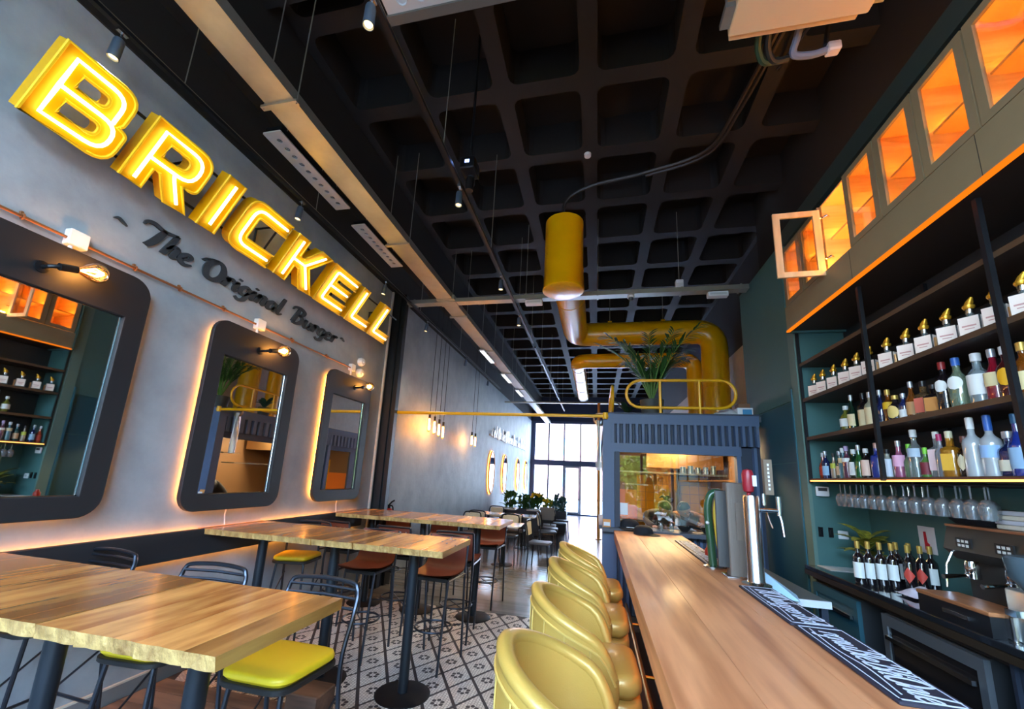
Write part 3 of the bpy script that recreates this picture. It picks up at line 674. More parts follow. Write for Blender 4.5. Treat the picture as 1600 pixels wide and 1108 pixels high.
# gold tub bar stools, facing +X (the bar)
def gstool(label,loc,rz=0):
    o=thing('tub_bar_stool',label,'stool',loc,rz,'gold tub stools along the bar')
    A=math.radians(118)
    def top(g): # rim height by angle from the back
        q=abs(g)/A; return 1.05-.20*q**1.5-(.11*((q-.82)/.18)**2 if q>.82 else 0)
    def shell(g,v,ro,tilt):
        zb=.56; z=zb+(top(g)-zb)*v; r=ro*(1+.11*tilt*v-.12*(1-v)**2+.07*math.sin(PI*min(1,v*1.1)))
        return (-r*math.cos(g)*1.02+.0, r*math.sin(g), z)
    def outer(u,v): return shell((2*u-1)*A,v,.262,1)
    def inner(u,v): return shell((2*u-1)*A,v,.205,1.1)
    NU=33
    mb=MB(); mb.grid(outer,NU,9); mb.ob('outer_shell',GOLDL,o,smooth=60)
    MB().grid(inner,NU,8).ob('inner_back',GOLDL,o,smooth=60)
    rim=[]
    for i in range(NU):
        g=(2*i/(NU-1)-1)*A; a=Vector(shell(g,1,.262,1)); c=Vector(shell(g,1,.205,1.1)); rim.append(tuple((a+c)/2))
    MB().tube(rim,.0345,10,flat=.85).ob('rim_roll',GOLDL,o,smooth=70)
    for side in (-1,1):
        g=side*A; pts=[]
        for v in range(0,11): a=Vector(shell(g,v/10,.262,1)); c=Vector(shell(g,v/10,.205,1.1)); pts.append(tuple((a+c)/2))
        MB().tube(pts,.033,10).ob('arm_front',GOLDL,o,smooth=70)
    pp=[]
    for i in range(NU):
        g=(2*i/(NU-1)-1)*A; p=Vector(shell(g,.90,.266,1)); pp.append(tuple(p))
    MB().tube(pp,.0065,6).ob('piping',GOLDP,o)
    pl=MB()
    for i in range(1,10):
        g=(2*i/10-1)*A; pl.tube([shell(g,v/8*.9,.265,1) for v in range(9)],.0045,5)
    pl.ob('seam',GOLDP,o)
    def cush(s,z0,z1,ch): return MB().prism(rpoly([(-.19*s,-.2*s,.12),(.27*s,-.235*s,.1),(.27*s,.235*s,.1),(-.19*s,.2*s,.12)],n=6),z0,z1,ch)
    cush(1,.64,.755,.04).ob('seat_cushion',GOLDL,o,smooth=60)
    cush(1.0,.56,.637,.02).ob('seat_base',GOLDL,o,smooth=60)
    MB().lathe([(.05,.0),(.05,.535),(.11,.555),(.11,.56)],14).ob('column',mat('brass',(200,150,60)),o)
    MB().lathe([(0,.0),(.23,.0),(.23,.012),(.06,.03),(.0,.03)],26).ob('base_disc',mat('brass',(200,150,60)),o)
    MB().tube(arc((0,0,.26),.17,0,2*PI,20,'xy')[:-1],.01,6,True).cyl((-.17,0,.26),(.17,0,.26),.007,n=6).ob('footrest',mat('brass',(200,150,60)),o)
    return o
g0=gstool('gold leather tub bar stool nearest the camera',(-.06,1.665,0))
dup(g0,'gold leather tub bar stool second from the camera',(-.055,2.47,0),.02)
dup(g0,'gold leather tub bar stool third from the camera',(-.05,3.28,0),-.02)
dup(g0,'gold leather tub bar stool farthest from the camera',(-.045,4.12,0),.03)

# rubber bar mats with white script and border
MATB=mat('bar_mat_black',(38,38,52),.6); MATW=mat('bar_mat_print',(222,226,240),.6)
def barmat(x0,x1,y0,y1,label,seed):
    W=x1-x0; Ln=y1-y0
    o=thing('bar_mat',label,'mat',((x0+x1)/2,(y0+y1)/2,1.0505)); rnd=random.Random(seed)
    MB().prism(rrect(-W/2,W/2,-Ln/2,Ln/2,.006,2),0,.012,.003).ob('rubber',MATB,o)
    bd=MB(); a=W/2-.012; l=Ln/2-.012; t_=.0045
    for q in ((-a,a,-l,-l+t_*2),(-a,a,l-t_*2,l),(-a,-a+t_,-l,l),(a-t_,a,-l,l)): bd.box(*q,.0121,.0128)
    bd.ob('border',MATW,o,smooth=0)
    sc=MB(); y=l-.05; k=0
    while y>-l+.05:            # looped hand lettering, read along the bar
        ch=rnd.choice(['B','O','h','e','g','n','a','l','u','r'])
        glyph(ch,0,-.028,.058,Matrix.Translation((0,y,.0122))@Matrix(((0,1.0,0,0),(-1,0,0,0),(0,0,1,0),(0,0,0,1))),.0007,sc,.62)
        y-=SG[ch][1]*.058*.92; k+=1
    P=cr([(-.05,l-.03,.012),(-.062,.2*l,.02),(-.045,-.3*l,.012),(-.06,-l+.04,.022)],6)
    sc.tube([(x,yy,.0127) for x,yy,_ in P],.003,5,flat=.2)
    sc.ob('script_print',MATW,o,smooth=0)
barmat(.835,.985,3.62,5.05,'black and white printed bar mat at the far end of the bar',1)
barmat(.865,1.055,2.30,3.02,'black and white printed bar mat in front of the beer tap',2)
barmat(.87,1.065,1.60,2.285,'black and white printed bar mat nearest the camera',5)
def cap(label,loc,rz,s=1,tagm=False,tilt=0):
    o=thing('cap',label,'cap',loc,rz); NV=mat('cap_black',(24,26,34),.85)
    MB().lathe([(.098,0),(.10,.03),(.093,.07),(.07,.1),(.03,.115),(.0,.117)],20).ob('crown',NV,o,smooth=70)
    MB().grid(lambda u,v:(.12*(2*u-1)*(1-.25*v*v), -.07-.105*v*(1-.35*(2*u-1)**2)+ (.07*(1-math.sqrt(max(0,1-(2*u-1)**2))))*(1-v)*.6, .012-.012*v+.018*(1-(2*u-1)**2)*(1-v)),9,5).ob('brim',NV,o)
    MB().sph((0,0,.118),.008,.008,.005,8,4).ob('button',NV,o)
    if tagm: MB().prism(rrect(-.04,.04,.0,.014,.002,1),-.002,.002,M=Matrix.Translation((0,-.103,.012))@Matrix.Rotation(PI/2,4,'X')).ob('badge',WHITE,o,smooth=0)
    o.scale=(s,s,s*.8)
    return o
cap('black peaked cap lying on the far end of the bar',(.55,5.45,1.051),1.1,1.15)

# beer taps
o=thing('beer_tap','tall steel beer tap column with chrome faucet and red handle','beer tap',(1.0,3.12,1.05))
MB().lathe([(.085,0),(.085,.01),(.055,.02),(.05,.03),(.05,.545),(.046,.56),(.0,.562)],24).ob('column',mat('tap_steel',(206,206,206),.2,1),o)
MB().tube([(.04,0,.47),(.17,0,.47)],.014,10).cyl((.165,0,.44),(.165,0,.56),.016).tube([(.165,0,.45),(.175,0,.40),(.182,0,.31)],.010,8).tube([(.09,0,.46),(.105,0,.40),(.12,0,.36)],.006,6).ob('faucet',CHROME,o)
RH=mat('handle_red',(150,30,44),.35)
MB().lathe([(.012,.55),(.012,.575),(.03,.585),(.036,.62),(.036,.70),(.028,.725),(.0,.735)],16,c=(-.01,0,0)).ob('handle',RH,o)
MB().box(.006,.03,-.04,-.03,.62,.69).ob('badge',WHITE,o)
MB().cyl((.035,0,.56),(.035,0,.50),.01).cyl((.075,-.01,.50),(.075,-.01,.575),.011).ob('handle_stem',CHROME,o)
MB().box(.085,.135,-.02,.02,.57,.80).ob('tall_handle',mat('handle_grey_wood',(120,104,86),.5),o)
for k in range(7): MB().box(.105,.116,-.0215,-.02,.60+.026*k,.616+.026*k).ob('letter_print',WHITE,o,smooth=0)
o=thing('beer_tap_post','grey weathered wooden beer tap post behind the steel column','beer tap',(.97,3.34,1.05))
MB().prism(rrect(-.07,.075,-.05,.05,.012,3),0,.64,.008).ob('post',mat('weathered_wood',(112,100,90),.6,var=.12,vs=3,stretch=(8,8,.6),bump=.15,bs=10),o)
MB().prism(rrect(-.055,.02,-.012,.012,.006,2),.06,.58,.004,M=Matrix.Translation((-.085,-.02,0))).ob('side_plate',mat('tap_dark_plate',(70,70,70),.4,.5),o)
MB().box(-.02,.06,-.06,-.05,.25,.5).ob('face_plate',mat('weathered_wood2',(122,108,96),.55),o)
MB().prism(rrect(-.1,.1,-.07,.07,.01,2),0,.012,.003).ob('foot_plate',STEEL,o)
o=thing('green_beer_tap','green and yellow arched beer tap beside the wooden post','beer tap',(.87,3.62,1.05))
MB().tube(cr([(0,0,0),(-.01,0,.2),(-.02,0,.42),(0,0,.53),(.05,0,.56),(.09,0,.53)],5),.03,12).ob('column',mat('tap_green',(44,84,56),.3,coat=.4),o,smooth=70)
MB().tube(cr([(.08,-.03,.02),(.05,-.038,.08),(.03,-.04,.2),(.02,-.04,.40),(.035,-.04,.50),(.07,-.03,.54)],5),.014,8).ob('trim',mat('tap_yellow',(222,190,60),.35),o,smooth=70)
MB().lathe([(.07,0),(.07,.012),(.045,.02)],16).ob('foot',STEEL,o)
MB().sph((-.035,-.035,.33),.014).ob('badge',WHITE,o)
RS=tag(MB().lathe([(0,0),(.035,0),(.038,.03),(.036,.06),(.02,.08),(.018,.1),(.0,.1)],14).ob('red_jar',mat('jar_red',(170,44,28),.3),loc=(.97,4.15,1.05)),'small red jar standing behind the far bar mat','jar')
# papers and steel worktop behind the bar
o=thing('service_worktop','grey steel worktop with pale edge behind the bar','worktop',(1.29,3.82,0))
MB().box(-.22,.24,-.42,.85,.90,.935).ob('top',mat('worktop_grey',(90,104,112),.35,.5),o,smooth=0)
MB().box(-.22,.24,-.435,-.42,.895,.94).ob('edge',mat('pale_edge',(206,212,216),.4),o,smooth=0)
for x,y in ((-.19,-.38),(.21,-.38),(-.19,.82),(.21,.82)): MB().box(x-.02,x+.02,y-.02,y+.02,0,.9).ob('leg',mat('leg_dark',(52,60,74),.4,.4),o,smooth=0)
MB().box(-.2,.22,-.38,.82,.35,.37).ob('shelf',mat('leg_dark',(52,60,74)),o,smooth=0)
tag(MB().add([(0,0,0),(.22,-.1,0),(.28,.1,0),(.05,.2,0),(.08,.1,.14)],[(0,1,4),(1,2,4),(2,3,4),(3,0,4),(0,3,2,1)]).ob('folded_cloth',mat('pale_blue_cloth',(170,206,226),.8),loc=(1.10,3.42,.9355),smooth=0),'pale blue folded cloth on the steel worktop by the tap','cloth')
# ------------------------------------------------------------------ back bar shelving
SHELFW=mat('dark_shelf_board',(56,44,36),.5,var=.12,vs=3,stretch=(8,1,8))
RACK=mat('rack_black',(30,32,36),.45,.4)
sh=thing('bottle_shelving','dark open shelving with black uprights behind the bar','shelving',(XR,0,0))
Y0,Y1=.2,4.70
ZS=(1.785,2.185,2.575,2.945)
for i,z in enumerate(ZS):
    MB().box(0,.42,Y0,Y1,z-.03,z).ob('shelf',SHELFW,sh,smooth=0)
    if i: MB().box(-.004,.0,Y0,Y1,z-.03,z+.004).ob('shelf_edge',mat('shelf_edge_brown',(84,62,44),.45),sh,smooth=0)
MB().box(-.010,-.002,Y0,Y1,1.756,1.767).ob('led_strip',WARMS,sh,smooth=0)
MB().box(-.008,.43,4.70,4.715,1.74,3.32).ob('end_panel',GREEN,sh,smooth=0)
MB().box(-.012,.016,4.685,4.70,1.74,3.32).ob('end_post',RACK,sh,smooth=0)
for y in (3.585,2.51,1.43,.35): MB().box(-.03,-.004,y-.014,y+.014,1.76,3.28).ob('upright',RACK,sh,smooth=0)
MB().box(.43,.445,Y0,Y1,1.75,3.30).ob('back_panel',mat('shelf_back',(30,40,44),.6),sh,smooth=0)
for y in (3.585,2.51,1.43): MB().box(.405,.43,y-.014,y+.014,1.785,3.28).ob('upright',RACK,sh,smooth=0)

gl_clear=glass('bottle_clear',(226,236,236),.1,cover=.12)
def gcol(n,c,cov=.55): return glass('bottle_'+n,c,.1,cover=cov)
SHAPE={
'bordeaux':[(0,0),(.97,.0),(1,.02),(1,.62),(.9,.68),(.42,.76),(.36,.80),(.36,1)],
'spirit':[(0,0),(.97,0),(1,.02),(1,.56),(.93,.63),(.6,.71),(.38,.76),(.36,.95),(.4,.96),(.4,1)],
'long':[(0,0),(.97,0),(1,.02),(1,.5),(.85,.58),(.5,.68),(.36,.76),(.34,1)],
'round':[(0,0),(.8,0),(.95,.06),(1,.2),(1,.5),(.8,.64),(.42,.74),(.34,.8),(.34,1)],
'square':[(0,0),(.97,0),(1,.02),(1,.6),(.9,.66),(.45,.70),(.36,.73),(.36,1)],
'frost':[(0,0),(.97,0),(1,.02),(1,.50),(1.0,.58),(.9,.66),(.5,.72),(.34,.77),(.32,1)],
}
def bottle(kind,loc,label,gm,capc,labc,h=.29,r=.037,group=None,rz=0,lz=(.12,.45),cut=None,capl=.16):
    o=thing('bottle',label,'bottle',loc,rz,group); P=SHAPE[kind]; sq=.8 if kind=='square' else 0
    MB().lathe([(a*r,b_*h*(1-capl*.35)) for a,b_ in P],16,sq=sq).ob('glass',gm,o,smooth=50)
    nr=P[-1][0]*r
    MB().lathe([(nr*1.12,h*(1-capl)),(nr*1.18,h*(1-capl*.9)),(nr*1.18,h*.99),(nr*.9,h),(0,h)],14).ob('cap',capc,o)
    if labc:
        a0,a1=lz; z0,z1=h*a0,h*a1; mb=MB()
        if sq:
            w_=r*.70; mb.box(-r*1.045,-r*1.02,-w_,w_,z0,z1)
        elif cut=='oval': mb.grid(lambda u,v:(-r*1.03*math.cos(.75*(2*u-1)*math.sqrt(max(0,1-(2*v-1)**2))), r*1.03*math.sin(.75*(2*u-1)*math.sqrt(max(0,1-(2*v-1)**2))), z0+(z1-z0)*v),9,11)
        elif cut=='diamond': mb.grid(lambda u,v:(-r*1.03*math.cos(1.0*(2*u-1)*(1-abs(2*v-1))), r*1.03*math.sin(1.0*(2*u-1)*(1-abs(2*v-1))), z0+(z1-z0)*v),9,11)
        else: mb.grid(lambda u,v:(-r*1.02*math.cos(1.15*(2*u-1)), r*1.02*math.sin(1.15*(2*u-1)), z0+(z1-z0)*v),11,2)
        mb.ob('label',labc,o,smooth=60)
    return o
PAP=mat('paper_label',(232,224,206),.6)
# top row: pale square gin bottles with gilded slanted stoppers
def gin(label,loc,rz=0):
    o=thing('gin_bottle',label,'bottle',loc,rz,'pale square bottles with gold stoppers on the top shelf')
    q=Matrix.Rotation(.62,4,'Z')
    MB().prism(rrect(-.034,.034,-.049,.049,.014,4),0,.134,.012,M=q).lathe([(.018,.135),(.016,.142),(.016,.172),(.0,.172)],14,M=q).ob('glass',gl_clear,o,smooth=40)
    MB().box(-.0362,-.0345,-.043,.043,.020,.126,M=q).box(-.026,.026,-.0512,-.0495,.020,.126,M=q).ob('label',mat('blush_label',(244,222,206),.6),o,smooth=0)
    MB().box(-.0368,-.0362,-.03,.03,.066,.075,M=q).box(-.0368,-.0362,-.021,.021,.050,.055,M=q).ob('label_print',mat('label_print_pink',(206,150,140),.6),o,smooth=0)
    MB().lathe([(.018,.15),(.019,.155),(.019,.18),(.0,.18)],12).ob('neck_ring',STEEL,o)
    mb=MB().lathe([(.021,.178),(.028,.19),(.028,.20),(.018,.205)],14); mb.tube([(0,.01,.195),(0,-.012,.222),(0,-.03,.245)],[.02,.018,.006],10)
    mb.ob('gold_stopper',mat('gold_cap',(226,168,52),.25,.7),o)
    MB().cyl((.012,-.068,.0),(.012,-.068,.10),.008,n=8).ob('tasting_vial',mat('vial_gold',(206,150,90),.3,.3),o)
    return o
GY=[4.62,4.45,4.27,4.08,3.90,3.73,3.52,3.33,3.15,2.98,2.81,2.66,2.50,2.33,2.16,2.0,1.84]
g1=gin('pale square gold-topped gin bottle at the far left end of the top row',(XR+.085,GY[0],ZS[2]+.001))
ORD=['second','third','fourth','fifth','sixth','seventh','eighth','ninth','tenth','eleventh','twelfth','thirteenth','fourteenth','fifteenth','sixteenth','seventeenth']
for k,y in enumerate(GY[1:]): dup(g1,'pale square gold-topped gin bottle, %s from the far end of the top row'%ORD[k],(XR+.085+random.uniform(-.008,.008),y,ZS[2]+.001),random.uniform(-.12,.12))
def cm_(n,c,**k): return mat('cap_'+n,c,.35,**k)
W_=cm_('white',(226,228,226)); SV=cm_('silver',(190,196,204),metal=.7); BK=cm_('black_cap',(24,24,28)); GD=cm_('gold2',(206,168,84),metal=.5); BL=cm_('blue',(52,104,186)); RD=cm_('red',(150,40,44)); GN=cm_('green',(126,206,60))
L=lambda n,c: mat('label_'+n,c,.6)
AMB=gcol('amber',(150,80,20)); DKG=gcol('dark_green',(22,52,36),.7); DKB=gcol('dark',(26,20,24),.8); LIM=gcol('lime',(150,150,60),.5); REDG=gcol('red',(170,24,50),.6); BLUG=gcol('blue',(40,66,170),.6); GRNG=gcol('green',(48,120,56),.5); PNK=gcol('pink',(214,120,160),.45); FRO=gcol('frosted',(206,212,214),.65); AQ=gcol('aqua',(120,176,190),.45); ORR=gcol('orange',(226,92,50),.6); MAU=gcol('mauve',(120,64,86),.6); BLUD=gcol('navy',(30,44,96),.7); HON=gcol('honey',(206,140,40),.5)
G2='assorted bottles on the middle shelf'; G3='assorted bottles on the lower shelf'
MID=[ # y, kind, glass, cap, label, h, r, words, kwargs
(4.19,'round',LIM,W_,L('white',(226,226,220)),.235,.05,'squat yellow-green bottle with white label at the far end',dict(lz=(.2,.5))),
(4.07,'long',DKG,SV,L('cream',(226,206,160)),.31,.036,'tall dark green bottle with a silver top',{}),
(3.94,'bordeaux',DKB,BK,L('cream',(226,206,160)),.30,.042,'black-topped bottle with large cream label',dict(lz=(.05,.52))),
(3.83,'bordeaux',gcol('pale',(206,200,170)),SV,L('cream',(226,206,160)),.285,.042,'pale bottle with tall cream label left of the upright',dict(lz=(.05,.55))),
(3.72,'long',BLUD,SV,None,.28,.034,'slim navy bottle with silver cap',{}),
(3.645,'spirit',AMB,GD,L('yellow',(226,176,30)),.265,.036,'amber bottle with yellow label and gold cap',dict(lz=(.42,.62))),
(3.545,'round',DKB,GD,L('oval_gold',(224,190,110)),.2,.05,'squat dark bottle with round gold label',dict(cut='oval',lz=(.12,.6))),
(3.475,'spirit',BLUD,SV,L('white',(226,226,220)),.2,.032,'small dark blue bottle with silver neck',dict(lz=(.1,.4))),
(3.40,'long',AMB,SV,L('tan',(190,140,90)),.27,.036,'amber bottle with tan label and pale cap',{}),
(3.30,'square',gcol('brown_clear',(120,90,60)),BK,L('redwhite',(214,110,90)),.25,.044,'square bottle with red and white label',dict(lz=(.12,.52))),
(3.19,'square',DKB,BK,L('tan2',(190,126,60)),.20,.048,'low black square bottle with tan label',dict(lz=(.1,.55))),
(3.085,'bordeaux',DKB,RD,L('white',(226,226,220)),.325,.044,'black bottle with white round label and dark red neck',dict(cut='oval',lz=(.38,.62))),
(2.975,'round',gcol('clear_green',(170,190,160),.3),BL,L('white',(226,226,220)),.32,.05,'clear round-shouldered bottle with blue cap',dict(cut='oval',lz=(.36,.62))),
(2.865,'spirit',gcol('icy',(196,212,216),.35),W_,L('white',(226,226,220)),.315,.05,'clear bottle with broad white label and white cap',dict(lz=(.2,.58))),
(2.77,'long',REDG,SV,L('cream2',(230,214,160)),.31,.044,'bright red bottle with cream label',dict(lz=(.3,.55))),
(2.685,'spirit',gcol('rum',(90,30,30),.7),W_,L('orange',(240,176,30)),.30,.046,'dark red bottle with slanted orange label',dict(cut='oval',lz=(.25,.58))),
(2.59,'spirit',AMB,GD,L('cream2',(230,214,160)),.29,.042,'amber bottle with cream label right of the near upright',{}),
(2.46,'bordeaux',DKB,BK,L('white',(226,226,220)),.30,.042,'black bottle with white label, nearest on the shelf',{}),
]
for y,kd,g_,c_,l_,h,r,wd,kw in MID: bottle(kd,(XR+.10+random.uniform(-.01,.02),y,ZS[1]+.001),wd+', middle shelf',g_,c_,l_,h,r,G2,random.uniform(.25,.7),**kw)
LOW=[
(4.655,'long',ORR,W_,L('red2',(206,70,50)),.25,.034,'orange-red bottle with white cap at the far end',{}),
(4.57,'spirit',BLUD,SV,L('paleblue',(150,186,216)),.26,.032,'navy bottle with pale blue label, second from the far end',{}),
(4.48,'long',gcol('peach',(206,180,150)),BK,L('yellowgreen',(190,196,70)),.235,.03,'slim pale bottle with yellow-green label',dict(lz=(.4,.6))),
(4.395,'spirit',gcol('teal',(60,110,110)),SV,L('peach',(230,190,150)),.25,.033,'teal bottle with peach label',{}),
(4.30,'spirit',AQ,W_,L('cream',(226,206,160)),.27,.038,'light blue bottle with cream neck label',dict(lz=(.5,.66))),
(4.215,'spirit',MAU,cm_('lilac',(170,150,190)),L('white',(226,226,220)),.28,.036,'mauve bottle with lilac cap',dict(lz=(.5,.62))),
(4.125,'spirit',DKG,W_,L('white',(226,226,220)),.245,.04,'dark green bottle with big white label',dict(lz=(.1,.55))),
(4.045,'long',GRNG,SV,None,.275,.036,'plain green bottle with silver top',{}),
(3.955,'spirit',DKB,W_,L('whitered',(236,200,180)),.24,.038,'dark bottle with white and red label',dict(lz=(.08,.6))),
(3.84,'square',BLUG,cm_('copper',(190,150,140),metal=.4),None,.275,.036,'cobalt blue bottle left of the upright',{}),
(3.70,'spirit',gcol('milky',(206,206,190)),BK,L('bluecream',(206,214,226)),.215,.04,'short milky bottle with pale label',dict(lz=(.05,.65))),
(3.60,'long',PNK,SV,L('pinkw',(230,170,196)),.27,.04,'pink bottle with slim silver neck',dict(lz=(.3,.6))),
(3.515,'long',gcol('palegreen',(140,170,130)),GN,None,.24,.036,'bottle with bright green cap',dict(capl=.26)),
(3.42,'spirit',gl_clear,W_,L('icy',(170,186,200)),.33,.042,'tall clear vodka-style bottle with white cap',dict(lz=(.42,.6))),
(3.34,'long',gcol('grass',(110,170,80)),GN,L('wine',(120,40,50)),.20,.032,'short bottle with green cap and wine red label',dict(lz=(.1,.5),capl=.22)),
(3.265,'square',gcol('clear2',(200,206,206),.35),W_,L('whitered2',(236,206,206)),.30,.040,'square clear bottle with white label and red band',dict(lz=(.15,.6))),
(3.195,'spirit',gcol('clear3',(196,200,206),.35),cm_('magenta',(170,40,90)),None,.275,.03,'clear bottle with magenta cap',{}),
(3.12,'square',HON,cm_('cream_cap',(214,206,170)),L('gold_label',(230,176,60)),.285,.043,'square golden bottle with yellow label and cream cap',dict(lz=(.14,.5))),
(3.035,'spirit',DKB,cm_('brown_cap',(96,56,50)),L('cream_diamond',(230,220,186)),.245,.04,'dark bottle with cream diamond label',dict(cut='diamond',lz=(.15,.55))),
(2.945,'frost',FRO,W_,None,.345,.046,'tall frosted bottle with pale neck',dict(capl=.2)),
(2.852,'frost',FRO,BL,L('icyblue',(150,186,226)),.345,.046,'tall frosted bottle with bright blue neck',dict(capl=.26,lz=(.3,.5))),
(2.775,'spirit',BLUD,SV,L('cream3',(220,214,190)),.245,.05,'blue bottle with cream lower label and silver cap',dict(lz=(.12,.36))),
(2.70,'long',BLUG,cm_('teal_cap',(20,90,130)),L('paleblue',(150,186,216)),.33,.042,'tall blue bottle with teal cap',{}),
(2.60,'spirit',gl_clear,W_,L('blue_l',(60,90,180)),.33,.044,'clear bottle with blue label near the front upright',dict(lz=(.08,.4))),
(2.46,'spirit',gcol('ice2',(200,214,222),.4),SV,L('white',(226,226,220)),.31,.042,'icy bottle nearest on the shelf',{}),
]
for y,kd,g_,c_,l_,h,r,wd,kw in LOW: bottle(kd,(XR+.095+random.uniform(-.01,.03),y,ZS[0]+.001),wd+', lower shelf',g_,c_,l_,h,r,G3,random.uniform(.2,.7),**kw)

# stemmed glasses hanging upside down under the lowest shelf
rk=thing('glass_rack','black wire glass rack under the lowest shelf','glass rack',(XR,0,1.752))
for k,x in enumerate((.06,.12,.20,.26,.34,.40)): MB().cyl((x,1.2,-.012),(x,4.5,-.012),.005,n=6).ob('rail',RACK,rk)
for y in (1.2,2.3,3.4,4.5): MB().box(.04,.42,y-.01,y+.01,-.008,0).ob('crossbar',RACK,rk,smooth=0)
GLW=glass('wine_glass',(222,226,228),.05,cover=.10)
wg=thing('wine_glass','clear stemmed glass hanging upside down, first from the far end of the front rack row','glass',(XR+.09,4.38,1.745),0,'stemmed glasses hanging under the shelf')
MB().lathe([(.0,0),(.034,-.002),(.034,-.006),(.008,-.012)],16).ob('foot',GLW,wg)
MB().lathe([(.005,-.01),(.004,-.05),(.005,-.085)],8).ob('stem',GLW,wg)
MB().lathe([(.004,-.083),(.022,-.092),(.038,-.115),(.041,-.14),(.038,-.175),(.033,-.20),(.0315,-.20),(.036,-.175),(.039,-.14),(.036,-.117),(.02,-.096),(.0,-.088)],18).ob('bowl',GLW,wg)
GK={'front':1,'rear':0}
NTH=['first','second','third','fourth','fifth','sixth','seventh','eighth','ninth','tenth','eleventh','twelfth','thirteenth','fourteenth','fifteenth']
def GLB(r,y):
    k=GK[r]; GK[r]+=1; return 'clear stemmed glass hanging upside down, %s from the far end of the %s rack row'%(NTH[k],r)
for y in (4.30,4.22,4.14,4.04,3.93,3.82,3.71,3.59,3.48,3.36,3.25,3.14,3.04,2.94): dup(wg,GLB('front',y),(XR+.09,y+random.uniform(-.01,.01),1.745))
for y in (4.34,4.2,4.08,3.9,3.76,3.62,3.44,3.3,3.1): dup(wg,GLB('rear',y),(XR+.23,y,1.745))
o=thing('thermostat','small white thermostat at the far end under the shelf','thermostat',(XR+.09,4.705,1.665))
MB().prism(rrect(-.055,.055,-.045,.045,.008,2),0,.02,.003,M=Matrix.Rotation(PI/2,4,'X')).ob('case',WHITE,o)
MB().box(-.038,.038,-.0205,-.0195,.004,.034).ob('display',mat('lcd_grey',(70,72,74),.3),o,smooth=0)

# ------------------------------------------------------------------ wall cabinets with warm lit interiors
TAUPE=mat('taupe_paint',(134,118,88),.55,var=.04)
CABW=wood('cabinet_oak',(216,160,84),(246,200,122),scale=(1,1.2,9),rings=3,rough=.5,rnd=.06)
PALEW=wood('door_oak',(214,176,128),(236,204,160),scale=(1,8,1),rings=3,rough=.45,rnd=.04)
CGL=glass('cabinet_glass',(250,250,248),.03)
X0=1.95; PITCH=.388
MC_=thing('cabinet_uplight','amber light strip lying on top of the wall cabinets','light strip',(2.02,1.8,4.461))
MB().box(-.02,.03,-2.3,2.8,0,.006).ob('housing',DARK,MC_,smooth=0); MB().box(-.015,.025,-2.28,2.78,.006,.010).ob('led_strip',emis('uplight_led',(255,160,60),8),MC_,smooth=0)
f=thing('cabinet_fascia','long taupe board under the wall cabinets with an amber light strip','fascia',(X0,0,0))
MB().box(-.005,.02,-.6,4.64,3.30,3.555).ob('board',TAUPE,f,smooth=0)
MB().box(.02,.56,-.6,4.64,3.30,3.325).ob('soffit',mat('soffit_brown',(50,40,32),.6),f,smooth=0)
for y in (.05,1.2,2.34,3.48): MB().box(-.0055,-.0048,y-.002,y+.002,3.30,3.555).ob('joint',DARK,f,smooth=0)
MB().box(-.012,.018,-.6,4.64,3.282,3.299).ob('led_strip',emis('amber_led_edge',(255,124,20),.33),f,smooth=0)
MB().box(-.005,.57,4.64,4.665,3.28,4.28).ob('end_board',GREEN,f,smooth=0)
ORDC=['at the far end','second from the far end','third from the far end, its door swung open','fourth from the far end','fifth from the far end','sixth from the far end','seventh from the far end','eighth from the far end','ninth from the far end','tenth from the far end','eleventh from the far end','twelfth from the far end','thirteenth from the far end']
def cab_door(par,open_):
    # hinge at local (0,0) running toward -y when shut; frame of stiles and rails
    d=bpy.data.objects.new('door',None); COL.objects.link(d); d.parent=par
    w_=.376; z0,z1=3.565,4.205; st=.055; m_=PALEW if open_ else TAUPE
    link(fill2d([[(-w_,z0),(0,z0),(0,z1),(-w_,z1)],[(-w_+st,z0+.05),(-st,z0+.05),(-st,z1-.05),(-w_+st,z1-.05)]],.02,0,yz(.01)),'frame',m_,d)
    MB().box(.008,.012,-w_+st,-st,z0+.05,z1-.05).ob('glass_pane',CGL,d,smooth=0)
    return d
for k in range(13):
    yb=4.63-PITCH*k; ya=yb-PITCH
    o=thing('wall_cabinet','lit oak wall cabinet with glass door, '+ORDC[k],'cabinet',(X0+.02,yb,0),0,'lit wall cabinets above the bar')
    for y in (-.012,-PITCH+.004): MB().box(.004,.53,y-.008,y+.008,3.557,4.21).ob('side_panel',CABW,o,smooth=0)
    MB().box(.52,.535,-PITCH+.012,-.02,3.557,4.21).ob('back_panel',CABW,o,smooth=0)
    MB().box(.004,.52,-PITCH+.012,-.02,3.557,3.572).ob('floor_panel',CABW,o,smooth=0)
    MB().box(.004,.52,-PITCH+.012,-.02,4.195,4.21).ob('top_panel',CABW,o,smooth=0)
    MB().box(.05,.52,-PITCH+.012,-.02,3.855,3.873).ob('shelf',CABW,o,smooth=0)
    MB().box(.008,.02,-PITCH+.03,-.04,3.573,3.585).ob('led_strip',emis('cabinet_led',(255,178,78),24),o,smooth=0)
    MB().box(.12,.135,-PITCH+.03,-.04,3.874,3.884).ob('led_strip',emis('cabinet_led',(255,178,78),24),o,smooth=0)
    d=cab_door(o,k==2)
    if k==2:
        d.location=(-.02,-.012,-.05); d.rotation_euler=(0,0,-PI/2-.02)
        for z in (3.68,4.08): MB().tube(cr([(.06,-.012,z),(.03,-.04,z+.01),(0,-.015,z),(-.05,-.02,z)],3),.008,6).ob('hinge',CHROME,o)
    else: d.location=(-.02,-.006,0)

